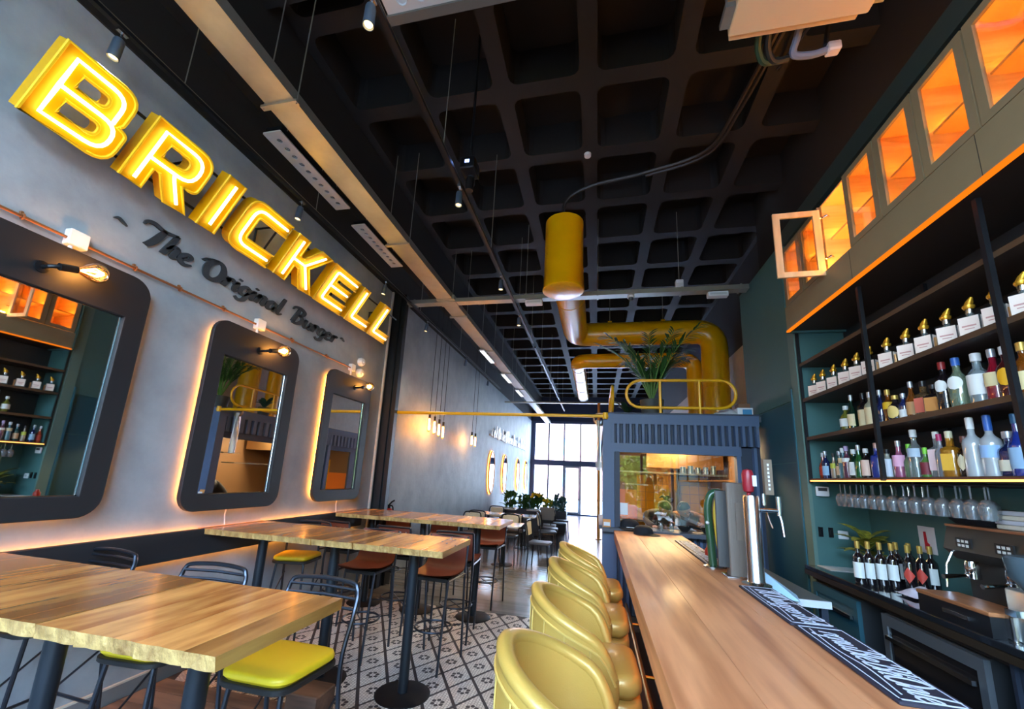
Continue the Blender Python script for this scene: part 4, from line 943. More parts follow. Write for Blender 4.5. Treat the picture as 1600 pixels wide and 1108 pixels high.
# ------------------------------------------------------------------ back counter and what stands on it
GRAN=mat('black_granite',(34,36,40),.08,var=.3,vs=60,coat=.3)
SSF=mat('fridge_steel',(160,168,174),.3,.8)
ct=thing('back_counter','polished black stone counter under the bottle shelves','counter',(1.93,0,0))
MB().prism(rrect(0,.585,-.5,4.70,.006,2),.94,.98,.005).ob('top',GRAN,ct,smooth=0)
MB().box(-.004,.03,-.5,4.70,.90,.94).ob('front_edge',mat('edge_bronze',(110,92,74),.25,.8),ct,smooth=0)
MB().box(.06,.585,-.5,4.70,.86,.94).ob('under_board',DARK,ct,smooth=0)
MB().box(.1,.585,4.45,4.69,.981,.985).ob('end_sheet',mat('pale_paper',(200,206,206),.5),ct,smooth=0)
for k,(ya,yb,lb) in enumerate(((2.86,3.66,'steel framed undercounter fridge with a dark glass door'),(1.5,2.55,'dark undercounter fridge at the near end of the back counter'),(3.95,4.62,'teal undercounter cupboard at the far end of the back counter'))):
    o=thing('undercounter_unit',lb,'fridge' if k<2 else 'cupboard',(1.96,(ya+yb)/2,0)); W=(yb-ya)/2
    bm_=SSF if k==0 else mat('unit_dark',(44,56,66),.5,.3) if k==1 else GREEND
    MB().box(.02,.5,-W,W,.06,.855).ob('body',mat('unit_body',(40,42,44),.5),o,smooth=0)
    fr=MB(); 
    for q in ((-W,W,.78,.85),(-W,W,.08,.13),(-W,-W+.05,.13,.78),(W-.05,W,.13,.78)): fr.box(-.01,.02,*q)
    fr.ob('door_frame',bm_,o,smooth=0)
    MB().box(.0,.018,-W+.05,W-.05,.13,.78).ob('door_panel',mat('fridge_glass',(34,30,30),.12) if k<2 else GREEND,o,smooth=0)
    MB().box(-.035,-.012,-W+.06,W-.06,.70,.725).ob('handle',STEEL,o)
tag(MB().box(-.02,.3,-.01,.01,.0,.94).box(.0,.02,-.03,.03,0,.94).ob('counter_leg',mat('leg_dark',(52,60,74)),loc=(1.97,2.70,0),smooth=0),'dark upright leg under the back counter between the fridges','leg')
WB='wine bottles in two rows on the black counter'
CREAML=mat('wine_label_white',(226,230,226),.6)
def wine(loc,label,cut=None,lab=CREAML):
    return bottle('bordeaux',loc,label,DKB,GD,lab,.315,.037,WB,.75,lz=(.14,.5),cut=cut,capl=.18)
WX=[(2.0,3.95),(2.075,3.96),(2.155,3.965),(2.235,3.97),(2.305,3.93)]
for k,(x,y) in enumerate(WX[:4]): wine((x,y,.981),'dark wine bottle with white label and gold neck, %s in the counter row'%('first','second','third','fourth')[k])
RDL=mat('wine_label_red',(206,70,56),.5)
wine((2.30,3.90,.981),'dark wine bottle with large red and white diamond label','diamond',RDL)
wine((2.385,3.91,.981),'dark wine bottle with smaller red diamond label, next to last','diamond',RDL)
wine((2.46,3.93,.981),'dark wine bottle at the right end of the counter row')
for k,(x,y) in enumerate(((2.33,4.08),(2.41,4.07))): wine((x,y,.981),'dark gold-necked wine bottle, back row %s'%('left','right')[k])
# rubber plant behind the bottles
o=thing('variegated_plant','yellow and dark green leafy plant in the counter corner','plant',(2.30,4.38,.981))
MB().lathe([(0,0),(.07,0),(.085,.13),(.09,.14),(.08,.14),(.075,.12),(.0,.12)],16).ob('pot',mat('pot_black',(30,32,34),.5),o)
LV1=mat('leaf_variegated',(40,66,36),.45,col2=(196,186,60),vs=9,stretch=(3,3,3)); rnd=random.Random(3)
def leaf(mb,base,d,L_,w_,droop,n=6,curl=.25):
    d=Vector(d).normalized(); side=d.cross(Vector((0,0,1))); side = side.normalized() if side.length>.05 else Vector((1,0,0))
    pts=[]; p=Vector(base); vs=[]; 
    for i in range(n+1):
        t=i/n; c=p+d*(L_*t)+Vector((0,0,-droop*t*t)); ww=w_*math.sin(PI*min(1,t*.93+.05))**.8
        vs += [c-side*ww+Vector((0,0,curl*ww)),c,c+side*ww+Vector((0,0,curl*ww))]
    fs=[]
    for i in range(n): fs += [(3*i,3*i+1,3*i+4,3*i+3),(3*i+1,3*i+2,3*i+5,3*i+4)]
    mb.add(vs,fs)
for k in range(15):
    g=k*2.4; e_=rnd.uniform(.2,1.1); mb=MB(); leaf(mb,(0,0,.13+.012*k),(math.cos(g),math.sin(g),e_),rnd.uniform(.2,.3),.05,.08); mb.ob('leaf',LV1,o,smooth=60)
o=thing('wall_poster','small white notice with a red shape on the back wall','poster',(XB-.004,4.02,1.335))
MB().box(-.003,0,-.085,.085,-.10,.10).ob('sheet',mat('poster_white',(220,220,222),.5),o,smooth=0)
MB().prism(rpoly([(-.03,-.075),(.02,-.075),(.02,-.03),(0,-.02),(-.005,.06),(-.03,.06)]),-.0045,-.0032,M=Matrix(((0,0,1,0),(-1,0,0,0),(0,1,0,0),(0,0,0,1)))).ob('red_mark',mat('poster_red',(190,30,50),.5),o,smooth=0)
for x,lb in ((2.10,'black wall switch left of the socket under the thermostat'),(2.185,'black wall switch between its twin and the white socket')):
    o=thing('wall_switch',lb,'switch',(x,4.72,1.285)); MB().box(-.018,.018,-.012,0,-.045,.045).ob('plate',BLK,o,smooth=0); MB().box(-.008,.008,-.018,-.012,-.02,.02).ob('toggle',BLK,o,smooth=0)
o=thing('wall_socket','white double wall socket above the leafy plant','socket',(2.285,4.72,1.27))
MB().prism(rrect(-.042,.042,-.038,.038,.006,2),0,.012,.003,M=Matrix.Rotation(PI/2,4,'X')).ob('plate',WHITE,o); MB().box(-.02,.02,-.0135,-.012,-.012,.012).ob('insert',mat('socket_grey',(190,192,196),.5),o,smooth=0)
# espresso machine
o=thing('espresso_machine','dark two-group espresso machine with a copper top edge','coffee machine',(2.27,3.13,.981))
DKM=mat('machine_dark',(58,54,50),.35,.5)
MB().box(.02,.26,-.27,.30,.30,.50).ob('body',DKM,o,smooth=0)
MB().prism([(-.045,.36),(.02,.30),(.02,.50),(-.01,.50)],-.27,.30,.003,M=Matrix(((1,0,0,0),(0,0,1,0),(0,1,0,0),(0,0,0,1)))).ob('front_panel',mat('machine_panel',(74,70,62),.35,.6),o,smooth=0)
MB().box(.06,.26,-.25,.28,.06,.30).ob('back_body',DKM,o,smooth=0)
MB().box(-.10,.26,-.27,.30,.0,.06).ob('base',DKM,o,smooth=0)
MB().box(-.10,.05,-.25,.28,.06,.066).ob('drip_grid',mat('drip_steel',(120,110,100),.3,.9),o,smooth=0)
MB().box(-.015,.26,-.275,.305,.50,.515).ob('copper_edge',mat('copper',(196,122,84)),o,smooth=0)
for y in (-.13,.14):
    MB().lathe([(.032,.0),(.036,.04),(.03,.07),(.0,.07)],16,c=(-.015,y,.235)).ob('group_head',CHROME,o)
    MB().lathe([(.0,0),(.034,.0),(.036,.03),(.0,.03)],16,c=(-.015,y,.205)).tube([(-.045,y,.22),(-.12,y-.01,.212),(-.18,y-.015,.205)],[.009,.012,.014],8).ob('portafilter',CHROME,o)
    MB().box(-.046,-.034,y-.06,y+.05,.38,.44).ob('button_pad',mat('pad_black',(20,20,22),.4),o,smooth=0)
    for i in range(3):
        for j in range(2): MB().box(-.049,-.045,y-.045+.03*i,y-.028+.03*i,.387+.026*j,.402+.026*j).ob('button',mat('button_light',(206,206,200),.4),o,smooth=0)
for y in (-.25,.27): MB().tube([(-.02,y,.34),(-.06,y,.26),(-.075,y,.12)],.006,6).ob('steam_wand',CHROME,o)
tag(MB().prism(rrect(-.10,.09,-.16,.16,.03,3),0,.11,.03).ob('folded_towel',mat('black_cloth',(26,28,36),.9),loc=(2.40,3.32,1.498)),'folded black towel on top of the coffee machine','towel')
o=thing('paper_stack','pale stack of cups and papers on top of the coffee machine','paper stack',(2.40,2.99,1.498))
for k in range(4): MB().prism(rrect(-.09,.10,-.14,.15,.01,2),.027*k,.027*k+.025,.004,M=Matrix.Rotation(.05*(k%3-1),4,'Z')).ob('sheet',mat('paper_%d'%(k%2),((222,214,196),(206,206,214))[k%2],.7),o,smooth=0)
o=thing('coffee_grinder','steel coffee grinder with dark hopper beside the coffee machine','coffee grinder',(2.10,2.68,.981))
MB().prism(rrect(-.08,.10,-.09,.09,.02,3),0,.25,.01).ob('body',mat('grinder_steel',(186,196,196),.3,.9),o)
MB().lathe([(.05,.25),(.095,.31),(.10,.40),(.09,.41),(.0,.41)],18).ob('hopper',mat('hopper_grey',(76,92,100),.25),o)
MB().box(-.13,-.08,-.03,.03,.13,.16).ob('fork',CHROME,o,smooth=0)
o=thing('knock_box','wooden topped black drawer box in front of the coffee machine','drawer box',(2.04,3.03,.981))
MB().box(-.1,.11,-.27,.22,0,.10).ob('body',BLK,o,smooth=0)
MB().prism(rrect(-.105,.115,-.275,.225,.005,2),.10,.122,.004).ob('lid',wood('knock_wood',(140,84,50),(190,126,80),rings=3,rnd=.03),o,smooth=0)
MB().box(-.112,-.1,-.15,.02,.045,.065).ob('handle',STEEL,o,smooth=0)
tag(MB().grid(lambda u,v:(-.09+.18*u,-.10+.2*v,.012+.07*math.sin(PI*u)*math.sin(PI*v)*(1+.35*math.sin(7*u+3*v))),12,12).ob('towel_heap',mat('pale_towel',(206,196,204),.9),loc=(2.16,3.60,.982)),'crumpled pale towel between the wine bottles and the coffee machine','towel')
o=thing('steel_box','square steel container at the near end of the counter','container',(2.06,2.80,.981))
MB().prism(rrect(-.06,.06,-.08,.08,.015,3),0,.01).ob('base',STEEL,o)
link(fill2d([rrect(-.06,.06,-.08,.08,.015,3),rrect(-.057,.057,-.077,.077,.013,3)],.11,0,Matrix.Translation((0,0,.06))),'wall',STEEL,o)
# ------------------------------------------------------------------ kitchen container
kc=thing('kitchen_container','slate blue corrugated container kitchen at the end of the bar','container',(0,YC,0))
xl,xr=.17,2.03; YB=11.5-YC; RW=4.4
F=lambda n,m,*q: MB().box(*q).ob(n,m,kc,smooth=0)
F('top_beam',SLATE,xl,xr,-.02,.12,2.44,2.58)
F('top_edge',SLATED,xl-.01,xr,-.03,YB,2.575,2.595)
F('lower_beam',SLATE,xl,1.80,-.02,.1,2.055,2.175)
F('backing',SLATED,xl,xr,.02,.1,2.16,2.45)
n=23
for k in range(n):
    x=xl+.03+(xr-.06-xl)*k/(n-1); zb=2.175-.0*k
    MB().prism([(x-.027,-.0),(x-.016,-.035),(x+.016,-.035),(x+.027,0)],zb,2.44).ob('slat',SLATE,kc,smooth=0)
F('right_panel',SLATED,1.75,xr,.02,.1,0,2.18)
for x in (1.80,1.88,1.96): MB().prism([(x-.03,.02),(x-.018,-.02),(x+.018,-.02),(x+.03,.02)],0,2.17 if x>1.9 else 1.0).ob('slat',SLATE,kc,smooth=0)
F('window_jamb',SLATE,1.74,1.79,-.02,.1,.98,2.06)
F('corner_post',SLATE,xl-.09,xl+.06,-.03,.12,0,2.58)
F('window_jamb',SLATED,.235,.30,-.02,.1,1.07,2.06)
F('sill',mat('sill_grey',(74,80,92),.45),xl-.1,1.78,-.16,.16,1.02,1.07)
F('base_wall',SLATED,xl,1.78,.03,.1,0,1.02)
for k in range(21):
    x=.24+.0745*k; MB().prism([(x-.024,.03),(x-.014,-.004),(x+.014,-.004),(x+.024,.03)],.02,1.02).ob('slat',SLATE,kc,smooth=0)
F('side_base',SLATED,xl-.02,xl+.03,.1,2.0,0,1.02)
F('side_sill',mat('sill_grey',(74,80,92),.45),xl-.14,xl+.12,.12,2.0,1.02,1.07)
F('side_lintel',SLATED,xl-.03,xl+.04,.1,YB,2.06,2.58)
F('side_post',SLATE,xl-.06,xl+.06,2.0,2.14,0,2.5)
F('side_wall',SLATED,xl-.02,xl+.03,2.14,3.1,0,2.06)
F('side_post',SLATE,xl-.06,xl+.06,3.1,3.22,0,2.5)
F('side_wall',SLATED,xl-.02,xl+.03,4.15,YB,0,2.06)
for k in range(36):
    y=.2+.15*k; MB().prism([(xl-.065,y-.04),(xl-.03,y-.06),(xl-.03,y+.06),(xl-.065,y+.04)],2.175,2.44).ob('slat',SLATE,kc,smooth=0)
for k in range(12):
    y=.2+.15*k; MB().prism([(xl-.055,y-.04),(xl-.02,y-.06),(xl-.02,y+.06),(xl-.055,y+.04)],.02,1.02).ob('slat',SLATE,kc,smooth=0)
F('side_shelf',mat('kitchen_shelf_steel',(150,140,120),.3,.8),.45,.75,.8,2.0,1.62,1.64)
F('prep_counter',STEEL,.25,1.74,.17,.70,1.02,1.06)
F('side_beam',SLATE,xl-.07,xl+.05,.1,YB,2.44,2.58)
F('deck',mat('deck_grey',(70,74,80),.7),xl,XB,0,YB,2.50,2.575)
F('ceiling_panel',mat('kitchen_ceiling',(120,96,70),.6),xl,XB,.1,YB,2.46,2.50)
F('rear_wall',mat('kitchen_rear',(128,96,66),.55),xl,XB,RW,RW+.1,0,2.5)
F('right_wall',mat('kitchen_rear',(128,96,66)),XB-.03,XB,.1,RW,0,2.5)
F('side_dado',mat('kitchen_side',(190,120,50),.5),xl+.031,xl+.05,2.14,3.1,0,2.06)
MB().box(.305,1.74,.03,.038,1.07,2.055).ob('glass_pane',glass('kitchen_glass',(255,250,240),.095,.01),kc,smooth=0)
tl=MB().box(-.091,.091,-.008,0,-.091,.091).mesh('wall_tile',0); tl.materials.append(mat('yellow_tile',(226,170,30),.18,rnd=.1,coat=.3))
for i in range(8):
    for j in range(6): link(tl,'wall_tile',None,kc,(1.0+.19*i,RW-.004,.80+.19*j))
F('tile_grout',mat('tile_grout_yellow',(150,120,50),.7),.9,2.45,RW-.003,RW,.7,1.86)
F('column',mat('kitchen_column',(96,78,60),.5),1.60,1.76,RW-.4,RW-.02,0,2.5)
F('hood',mat('kitchen_hood',(176,140,96),.35,.7),.98,2.4,3.0,4.2,1.98,2.3)
F('pass_shelf',mat('kitchen_shelf_steel',(150,140,120),.3,.8),.31,1.74,.4,.75,1.80,1.82)
F('back_worktop',STEEL,.3,2.4,3.6,4.38,.86,.9)
F('orange_board',mat('orange_board',(226,120,30),.5),.30,.9,RW-.04,RW-.01,.9,1.5)
for k,(x,h) in enumerate(((1.2,.09),(1.3,.11),(1.4,.09),(1.5,.1),(1.6,.12))):
    o=thing('kitchen_tin','steel tin on the kitchen pass shelf, %s from the left'%('first','second','third','fourth','last')[k],'tin',(x,YC+.55,1.821)); MB().lathe([(0,0),(.036,0),(.038,h),(.033,h),(.032,.01),(0,.01)],14).ob('tin',STEEL,o)
for k,(x,y) in enumerate(((.85,1.0),(1.5,3.0))): lamp('kitchen_lamp','AREA',(x,YC+y,2.44),32,(1,.74,.42),.5,(0,0,0))
o=thing('kitchen_ceiling_lamp','warm strip lamp on the kitchen ceiling','lamp',(1.25,YC+1.2,2.455)); MB().box(-.05,.05,-.5,.5,-.03,0).ob('housing',WHITE,o,smooth=0); MB().box(-.035,.035,-.48,.48,-.038,-.03).ob('diffuser',emis('kitchen_strip',(255,200,110),7),o,smooth=0)
# railings and cross bar
def railing(label,M0,L_):
    o=thing('safety_railing',label,'railing',(0,0,0)); o.matrix_world=M0
    h=.385; r=h/2; c=L_/2-r
    P=[(-c,0,.085),(c,0,.085)]+[(c+r*math.sin(a),0,.085+r-r*math.cos(a)) for a in [PI*k/12 for k in range(1,12)]]+[(c,0,.085+h),(-c,0,.085+h)]+[(-c-r*math.sin(a),0,.085+r+r*math.cos(a)) for a in [PI*k/12 for k in range(1,12)]]
    MB().tube(P,.021,10,True).ob('loop',YEL,o)
    for x in (-L_*.18,L_*.18): MB().cyl((x,0,0),(x,0,.085+h),.019).cyl((x,0,0),(x,0,.01),.04).ob('post',YEL,o)
railing('yellow looped railing on the front edge of the kitchen container',Matrix.Translation((1.10,YC+.05,2.596)),1.40)
railing('yellow looped railing on the left side edge of the kitchen container',Matrix.Translation((.22,YC+1.0,2.596))@Matrix.Rotation(PI/2,4,'Z'),1.5)
o=thing('yellow_cross_bar','thin yellow bar spanning from the left wall to the kitchen container','bar',(0,YC-.04,2.535))
MB().cyl((XL+.1,0,0),(xl-.02,0,0),.023,n=10).ob('bar',YEL,o); MB().cyl((xl-.06,0,-.04),(xl-.06,0,.05),.035).ob('bracket',YEL,o); MB().cyl((XL+.1,0,0),(XL+.11,0,0),.05).ob('flange',YEL,o)
o=thing('copper_pole','slim copper pole standing beside the container far down the aisle','pole',(.05,12.8,0))
MB().cyl((0,0,0),(0,0,4.0),.045,n=10).ob('pole',mat('copper_pole',(236,158,74),.35,.5),o); MB().lathe([(.0,0),(.1,0),(.1,.02),(.05,.03)],14).ob('foot',mat('copper_pole',(236,158,74)),o)
# rolled clear curtain hanging at the container corner
o=thing('clear_curtain','rolled clear plastic curtain hanging at the container corner','curtain',(.06,YC+.3,1.9))
MB().grid(lambda u,v:(.07*math.sin(2*PI*u)*(1-.45*v)+.02*math.sin(9*u+4*v)-.02, .07*math.cos(2*PI*u)*(1-.45*v), .62-.72*v),22,9).ob('sheet',glass('clear_pvc',(226,234,242),.2,.15,cover=.35),o,smooth=70)
MB().tube(arc((-.02,0,.64),.085,0,2*PI,18,'xz')[:-1],.018,7,True).ob('ring',mat('copper',(196,122,84)),o)
# things on the container roof
o=thing('palm_plant','tall green palm on the container roof behind the yellow railing','plant',(.80,YC+.55,2.596))
MB().lathe([(0,0),(.14,0),(.17,.26),(.175,.28),(.155,.28),(.15,.25),(0,.25)],18).ob('pot',mat('pot_grey',(70,74,72),.6),o)
PG=mat('palm_green',(46,92,44),.5,var=.2,vs=4); ST=mat('palm_stem',(96,140,60),.5)
rnd=random.Random(11)
for k in range(15):
    g=k*2.399+.3; el=rnd.uniform(1.12,1.5); L_=rnd.uniform(.8,1.2)
    d=Vector((math.cos(g)*math.cos(el),math.sin(g)*math.cos(el),math.sin(el))); pts=[]
    for i in range(11):
        t=i/10; out=Vector((math.cos(g),math.sin(g),0))
        pts.append(Vector((0,0,.25))+d*(L_*t)+out*(.30*t**3)+Vector((0,0,-.12*t**4)))
    o2=MB().tube(pts,[.011*(1-.8*i/10)+.002 for i in range(11)],5).ob('stem',ST,o)
    lb=MB()
    for i in range(4,11):
        for s_ in (-1,1):
            p=pts[i]; tn=(pts[i]-pts[i-1]).normalized(); sd=tn.cross(Vector((0,0,1))); sd=sd.normalized() if sd.length>.05 else Vector((1,0,0))
            sd=(sd+Vector((rnd.gauss(0,.25),rnd.gauss(0,.25),rnd.gauss(0,.25)))).normalized()
            for q in (0,.33,.66):
                leaf(lb,p-tn*(q*L_/10),(tn*1.0+sd*s_*.75),rnd.uniform(.24,.34)*(1.1-.04*i),.013,.07,4,.1)
    lb.ob('leaflets',PG,o2,smooth=0)
o=thing('second_palm','smaller dark green palm at the left edge of the container roof','plant',(.50,YC+1.35,2.596))
MB().lathe([(0,0),(.1,0),(.12,.2),(.0,.2)],14).ob('pot',mat('pot_grey',(70,74,72)),o)
for k in range(10):
    g=k*2.399; mb=MB(); leaf(mb,(0,0,.18),(math.cos(g)*.6,math.sin(g)*.6,1),rnd.uniform(.35,.6),.05,.2,7,.15); mb.ob('leaf',mat('palm_dark',(34,70,50),.5),o,smooth=60)
for k,(x,c,lb) in enumerate(((1.72,(206,206,210),'white plastic sack heap on the container roof by the duct'),(1.93,(150,196,222),'white and blue box on the container roof at its right end'))):
    o=thing('roof_item',lb,'sack' if k==0 else 'box',(x,YC+.22,2.596))
    if k==0: MB().grid(lambda u,v:(-.19+.38*u,-.1+.2*v,.10*math.sin(PI*u)**.6*math.sin(PI*v)**.6*(1+.3*math.sin(11*u+5*v))),14,9).ob('sack',mat('sack_white',c,.6),o)
    else: MB().box(-.10,.085,-.1,.1,0,.11).ob('box',mat('box_white',(222,226,230),.5),o,smooth=0); MB().box(-.04,.07,-.103,-.1,.02,.09).ob('print',mat('box_blue',(60,140,190),.5),o,smooth=0); MB().box(-.08,.06,-.08,.08,.11,.17).ob('lid_box',mat('box_brown',(120,84,60),.7),o,smooth=0)
# caps, cups and people at the pass
cap('dark blue cap with pale badge lying on the left of the kitchen sill',(.42,YC-.02,1.071),0,1.25,True)
for k,x in enumerate((.80,.93)):
    o=thing('salt_shaker','small steel shaker on the kitchen sill, %s'%('left one','right one')[k],'shaker',(x,YC-.04,1.071)); MB().lathe([(0,0),(.028,0),(.03,.05),(.024,.08),(.0,.08)],14).ob('glass',gl_clear,o); MB().lathe([(.026,.08),(.026,.1),(.012,.115),(.0,.115)],14).ob('lid',STEEL,o)
o=thing('frying_pan','black pan on the right of the kitchen sill','pan',(1.44,YC+.02,1.071)); MB().lathe([(0,0),(.12,0),(.16,.06),(.165,.06),(.155,.045),(.118,.008),(0,.008)],22).ob('bowl',BLK,o); MB().tube([(-.15,0,.05),(-.3,-.02,.075)],.014,8).ob('handle',BLK,o)
o=thing('dark_bowl','dark bowl on the kitchen sill between the cook and the pan','bowl',(1.10,YC+.06,1.071)); MB().lathe([(0,0),(.04,0),(.08,.05),(.085,.07),(.08,.07),(.04,.01),(0,.01)],18).ob('bowl',DARK,o)
o=thing('orange_menu','small orange and white menu card at the left end of the sill','menu',(.13,YC-.06,1.071)); MB().add([(-.05,0,0),(.05,0,0),(.05,.06,.19),(-.05,.06,.19),(-.05,.12,0),(.05,.12,0)],[(0,1,2,3),(3,2,5,4)]).ob('card',mat('card_orange',(222,150,80),.6),o,smooth=0); MB().box(-.04,.04,-.012,-.004,.015,.06).ob('print',WHITE,o,smooth=0)
o=thing('white_paper','white order slip hanging in the kitchen window','paper',(.345,YC+.012,1.31)); MB().box(-.055,.055,-.002,.002,-.075,.075).ob('sheet',WHITE,o,smooth=0)

SKIN=mat('skin',(196,136,104),.5); 
def skin_body(joints,edges,name,m,par,sub=2):
    """one continuous surface grown from a joint skeleton with a radius at every joint"""
    me=bpy.data.meshes.new(name); me.from_pydata([j[0] for j in joints],edges,[])
    o=bpy.data.objects.new(name,me); COL.objects.link(o)
    sk=o.modifiers.new('skin','SKIN')
    for i,v in enumerate(me.skin_vertices[0].data if me.skin_vertices else []): v.radius=(joints[i][1],)*2
    if not me.skin_vertices:
        bpy.context.view_layer.objects.active=o
        me.attributes.new
    if me.skin_vertices: me.skin_vertices[0].data[0].use_root=True
    ss=o.modifiers.new('sub','SUBSURF'); ss.levels=sub; ss.render_levels=sub
    dg=bpy.context.evaluated_depsgraph_get(); ev=o.evaluated_get(dg); m2=bpy.data.meshes.new_from_object(ev)
    bpy.data.objects.remove(o); m2.materials.clear(); m2.materials.append(m)
    m2.polygons.foreach_set('use_smooth',[True]*len(m2.polygons))
    r=bpy.data.objects.new(name,m2); COL.objects.link(r); r.parent=par; return r
def ellip(c,rx,ry,rz,M=None): return MB().sph(c,rx,ry,rz,18,12,M)
def cook(label,loc,rz,hair,bun,beard,apron,strap,leanx,headrot):
    p=thing('person',label,'person',loc,rz)
    # stands upright on the kitchen floor, bent forward (-Y) over the worktop; skeleton in metres
    J=[((0,.16,.95),.15),((0,.12,1.05),.145),((0,-.02,1.14),.145),((0,-.14,1.20),.13),((0,-.23,1.25),.07),((0,-.275,1.275),.055),
       ((.10,.16,.90),.10),((.11,.11,.50),.072),((.11,.13,.09),.05),((.12,.01,.04),.045),
       ((-.10,.16,.90),.10),((-.11,.11,.50),.072),((-.11,.13,.09),.05),((-.12,.01,.04),.045),
       ((.19,-.14,1.22),.06),((.22,-.24,1.12),.045),((.15,-.42,1.085),.034),
       ((-.19,-.14,1.22),.06),((-.22,-.24,1.12),.045),((-.15,-.42,1.085),.034)]
    E_=[(0,1),(1,2),(2,3),(3,4),(4,5),(0,6),(6,7),(7,8),(8,9),(0,10),(10,11),(11,12),(12,13),(3,14),(14,15),(15,16),(3,17),(17,18),(18,19)]
    skin_body(J,E_,'body',apron,p)
    hm=Matrix.Translation((leanx,-.35,1.315))@headrot
    hd=MB().grid(lambda u,v:(lambda th,ph:(.078*math.sin(th)*math.cos(ph)*(1-.12*(1-v)*(1-v)),
        (.098 if math.sin(ph)>0 else .092)*math.sin(th)*math.sin(ph)*(1 if v>.35 else .93)-.0,
        -.122*math.cos(th)))(PI*v,2*PI*u),22,15,True)
    hd.sph((0,-.098,-.012),.014,.022,.02,10,6).sph((.079,.004,-.005),.012,.02,.03,8,6).sph((-.079,.004,-.005),.012,.02,.03,8,6)
    h=hd.ob('head',SKIN,p,smooth=70); h.data.transform(hm)
    ft=MB()
    for s_ in (-1,1): ft.sph((s_*.03,-.084,.018),.013,.008,.009,10,6)
    ft.ob('eyes',mat('eye_dark',(30,24,22),.3),p).data.transform(hm)
    MB().sph((0,-.088,-.058),.024,.009,.008,10,6).ob('mouth',mat('lips',(160,84,74),.5),p).data.transform(hm)
    hb=MB().grid(lambda u,v:(lambda th,ph:(.087*math.sin(th)*math.cos(ph),.107*math.sin(th)*math.sin(ph)+.010,.012+.122*math.cos(th)-(.05 if math.sin(ph)>0 else 0)*v))(PI*(.33+.125*(1+math.sin(2*PI*u)))*v,2*PI*u),26,9,True)
    if bun: hb.sph((0,.10,.10),.055,.055,.055,12,8).sph((.03,.145,.06),.04,.04,.04,10,6).tube(cr([(-.03,.12,.08),(-.09,.16,.06),(-.13,.17,.0)],4),[.03,.03,.026,.022,.02,.016,.013,.01,.006],8)
    hb.ob('hair',hair,p,smooth=70).data.transform(hm)
    if beard: MB().grid(lambda u,v:((.074-.02*v)*math.cos(-PI+PI*u), .094*math.sin(-PI+PI*u)*(1-.12*v)-.004, -.045-.078*v),14,6).ob('beard',hair,p,smooth=70).data.transform(hm)
    if strap: MB().tube([tuple(hm@Vector(q)) for q in cr([(-.088,-.01,.0),(-.085,.0,.08),(0,.01,.142),(.085,.0,.08),(.088,-.01,.0)],5)],.011,8).ob('headband',mat('pale_band',(226,206,170),.6),p)
    # hands on the worktop: palm, four unequal curled fingers and a side thumb each
    for s_ in (-1,1):
        hmx=Matrix.Translation((s_*.14,-.46,1.078))@Matrix.Rotation(s_*.25,4,'Z')
        mb=MB().sph((0,0,0),.036,.045,.016,12,7,hmx)
        for q,(fx,ln) in enumerate(((-.028,.052),(-.01,.062),(.009,.058),(.027,.044))):
            mb.tube([(fx*.9,-.03,.002),(fx,-.03-ln*.5,.010),(fx*1.05,-.03-ln*.85,.002),(fx*1.05,-.03-ln,-.012)],[.0095,.009,.008,.006],8,M=hmx)
        mb.tube([(-s_*.026,.012,.0),(-s_*.05,-.012,.004),(-s_*.056,-.038,-.004)],[.011,.010,.007],8,M=hmx)
        mb.ob('hand',SKIN,p,smooth=70)
    return p
HB=mat('hair_black',(22,18,18),.6); 
cook('dark-haired cook with a bun and pale headband bending over the kitchen pass',(.885,YC+.88,0),.1,HB,True,False,mat('apron_black',(34,34,38),.8),True,.02,Matrix.Rotation(.75,4,'X')@Matrix.Rotation(-.5,4,'Z'))
cook('short-haired bearded cook bending beside the cook with the headband',(1.30,YC+.92,0),-.2,mat('hair_dark_brown',(40,30,26),.6),False,True,mat('apron_brown',(86,52,42),.8),False,-.03,Matrix.Rotation(.7,4,'X')@Matrix.Rotation(.55,4,'Z'))

# ------------------------------------------------------------------ yellow ventilation ducts
def elbow(a,b,c,r,n=6):
    a,b,c=Vector(a),Vector(b),Vector(c); p=b+(a-b).normalized()*r; q=b+(c-b).normalized()*r
    return [tuple(p*(1-t)**2+b*2*t*(1-t)+q*t*t) for t in [i/n for i in range(n+1)]]
dy,dz,dx=8.4,4.66,-.45
d=thing('ventilation_duct','large yellow ventilation duct rising from the container and crossing above the bar','duct',(0,0,0))
R_=.24
path=[(2.23,dy,2.6)]+elbow((2.23,dy,2.6),(2.23,dy,dz),(dx,dy,dz),.34)+elbow((2.23,dy,dz),(dx,dy,dz),(dx,5.0,dz),.30)+[(dx,5.3,dz)]
MB().tube(path,R_,28).ob('pipe',DUCT,d,smooth=50)
for p,q in (((2.23,dy,2.6),(2.23,dy,2.63)),((2.23,dy,3.5),(2.23,dy,3.53)),((.9,dy,dz),(.93,dy,dz)),((-.0,dy,dz),(.03,dy,dz)),((dx,6.5,dz),(dx,6.53,dz)),((dx,5.6,dz),(dx,5.63,dz))): MB().tube([p,q],R_+.008,28).ob('joint_ring',DUCT,d)
cz0,cz1,cy=4.03,5.02,4.98
MB().lathe([(.245,cz0),(.265,cz0+.01),(.265,cz0+.03),(.255,cz0+.04),(.25,cz1-.06),(.25,cz1),(.0,cz1)],32,c=(-.44,cy,0)).ob('intake_cowl',DUCT,d,smooth=50)
MB().lathe([(.238,cz0+.001),(.238,cz1-.08),(.0,cz1-.08)],32,c=(-.44,cy,0)).ob('intake_liner',mat('duct_liner',(222,196,170),.4,.3),d,smooth=50)
MB().tube([(dx,5.31,dz),(-.44,5.1,dz)],[R_,.23],24).ob('collar',DUCT,d)
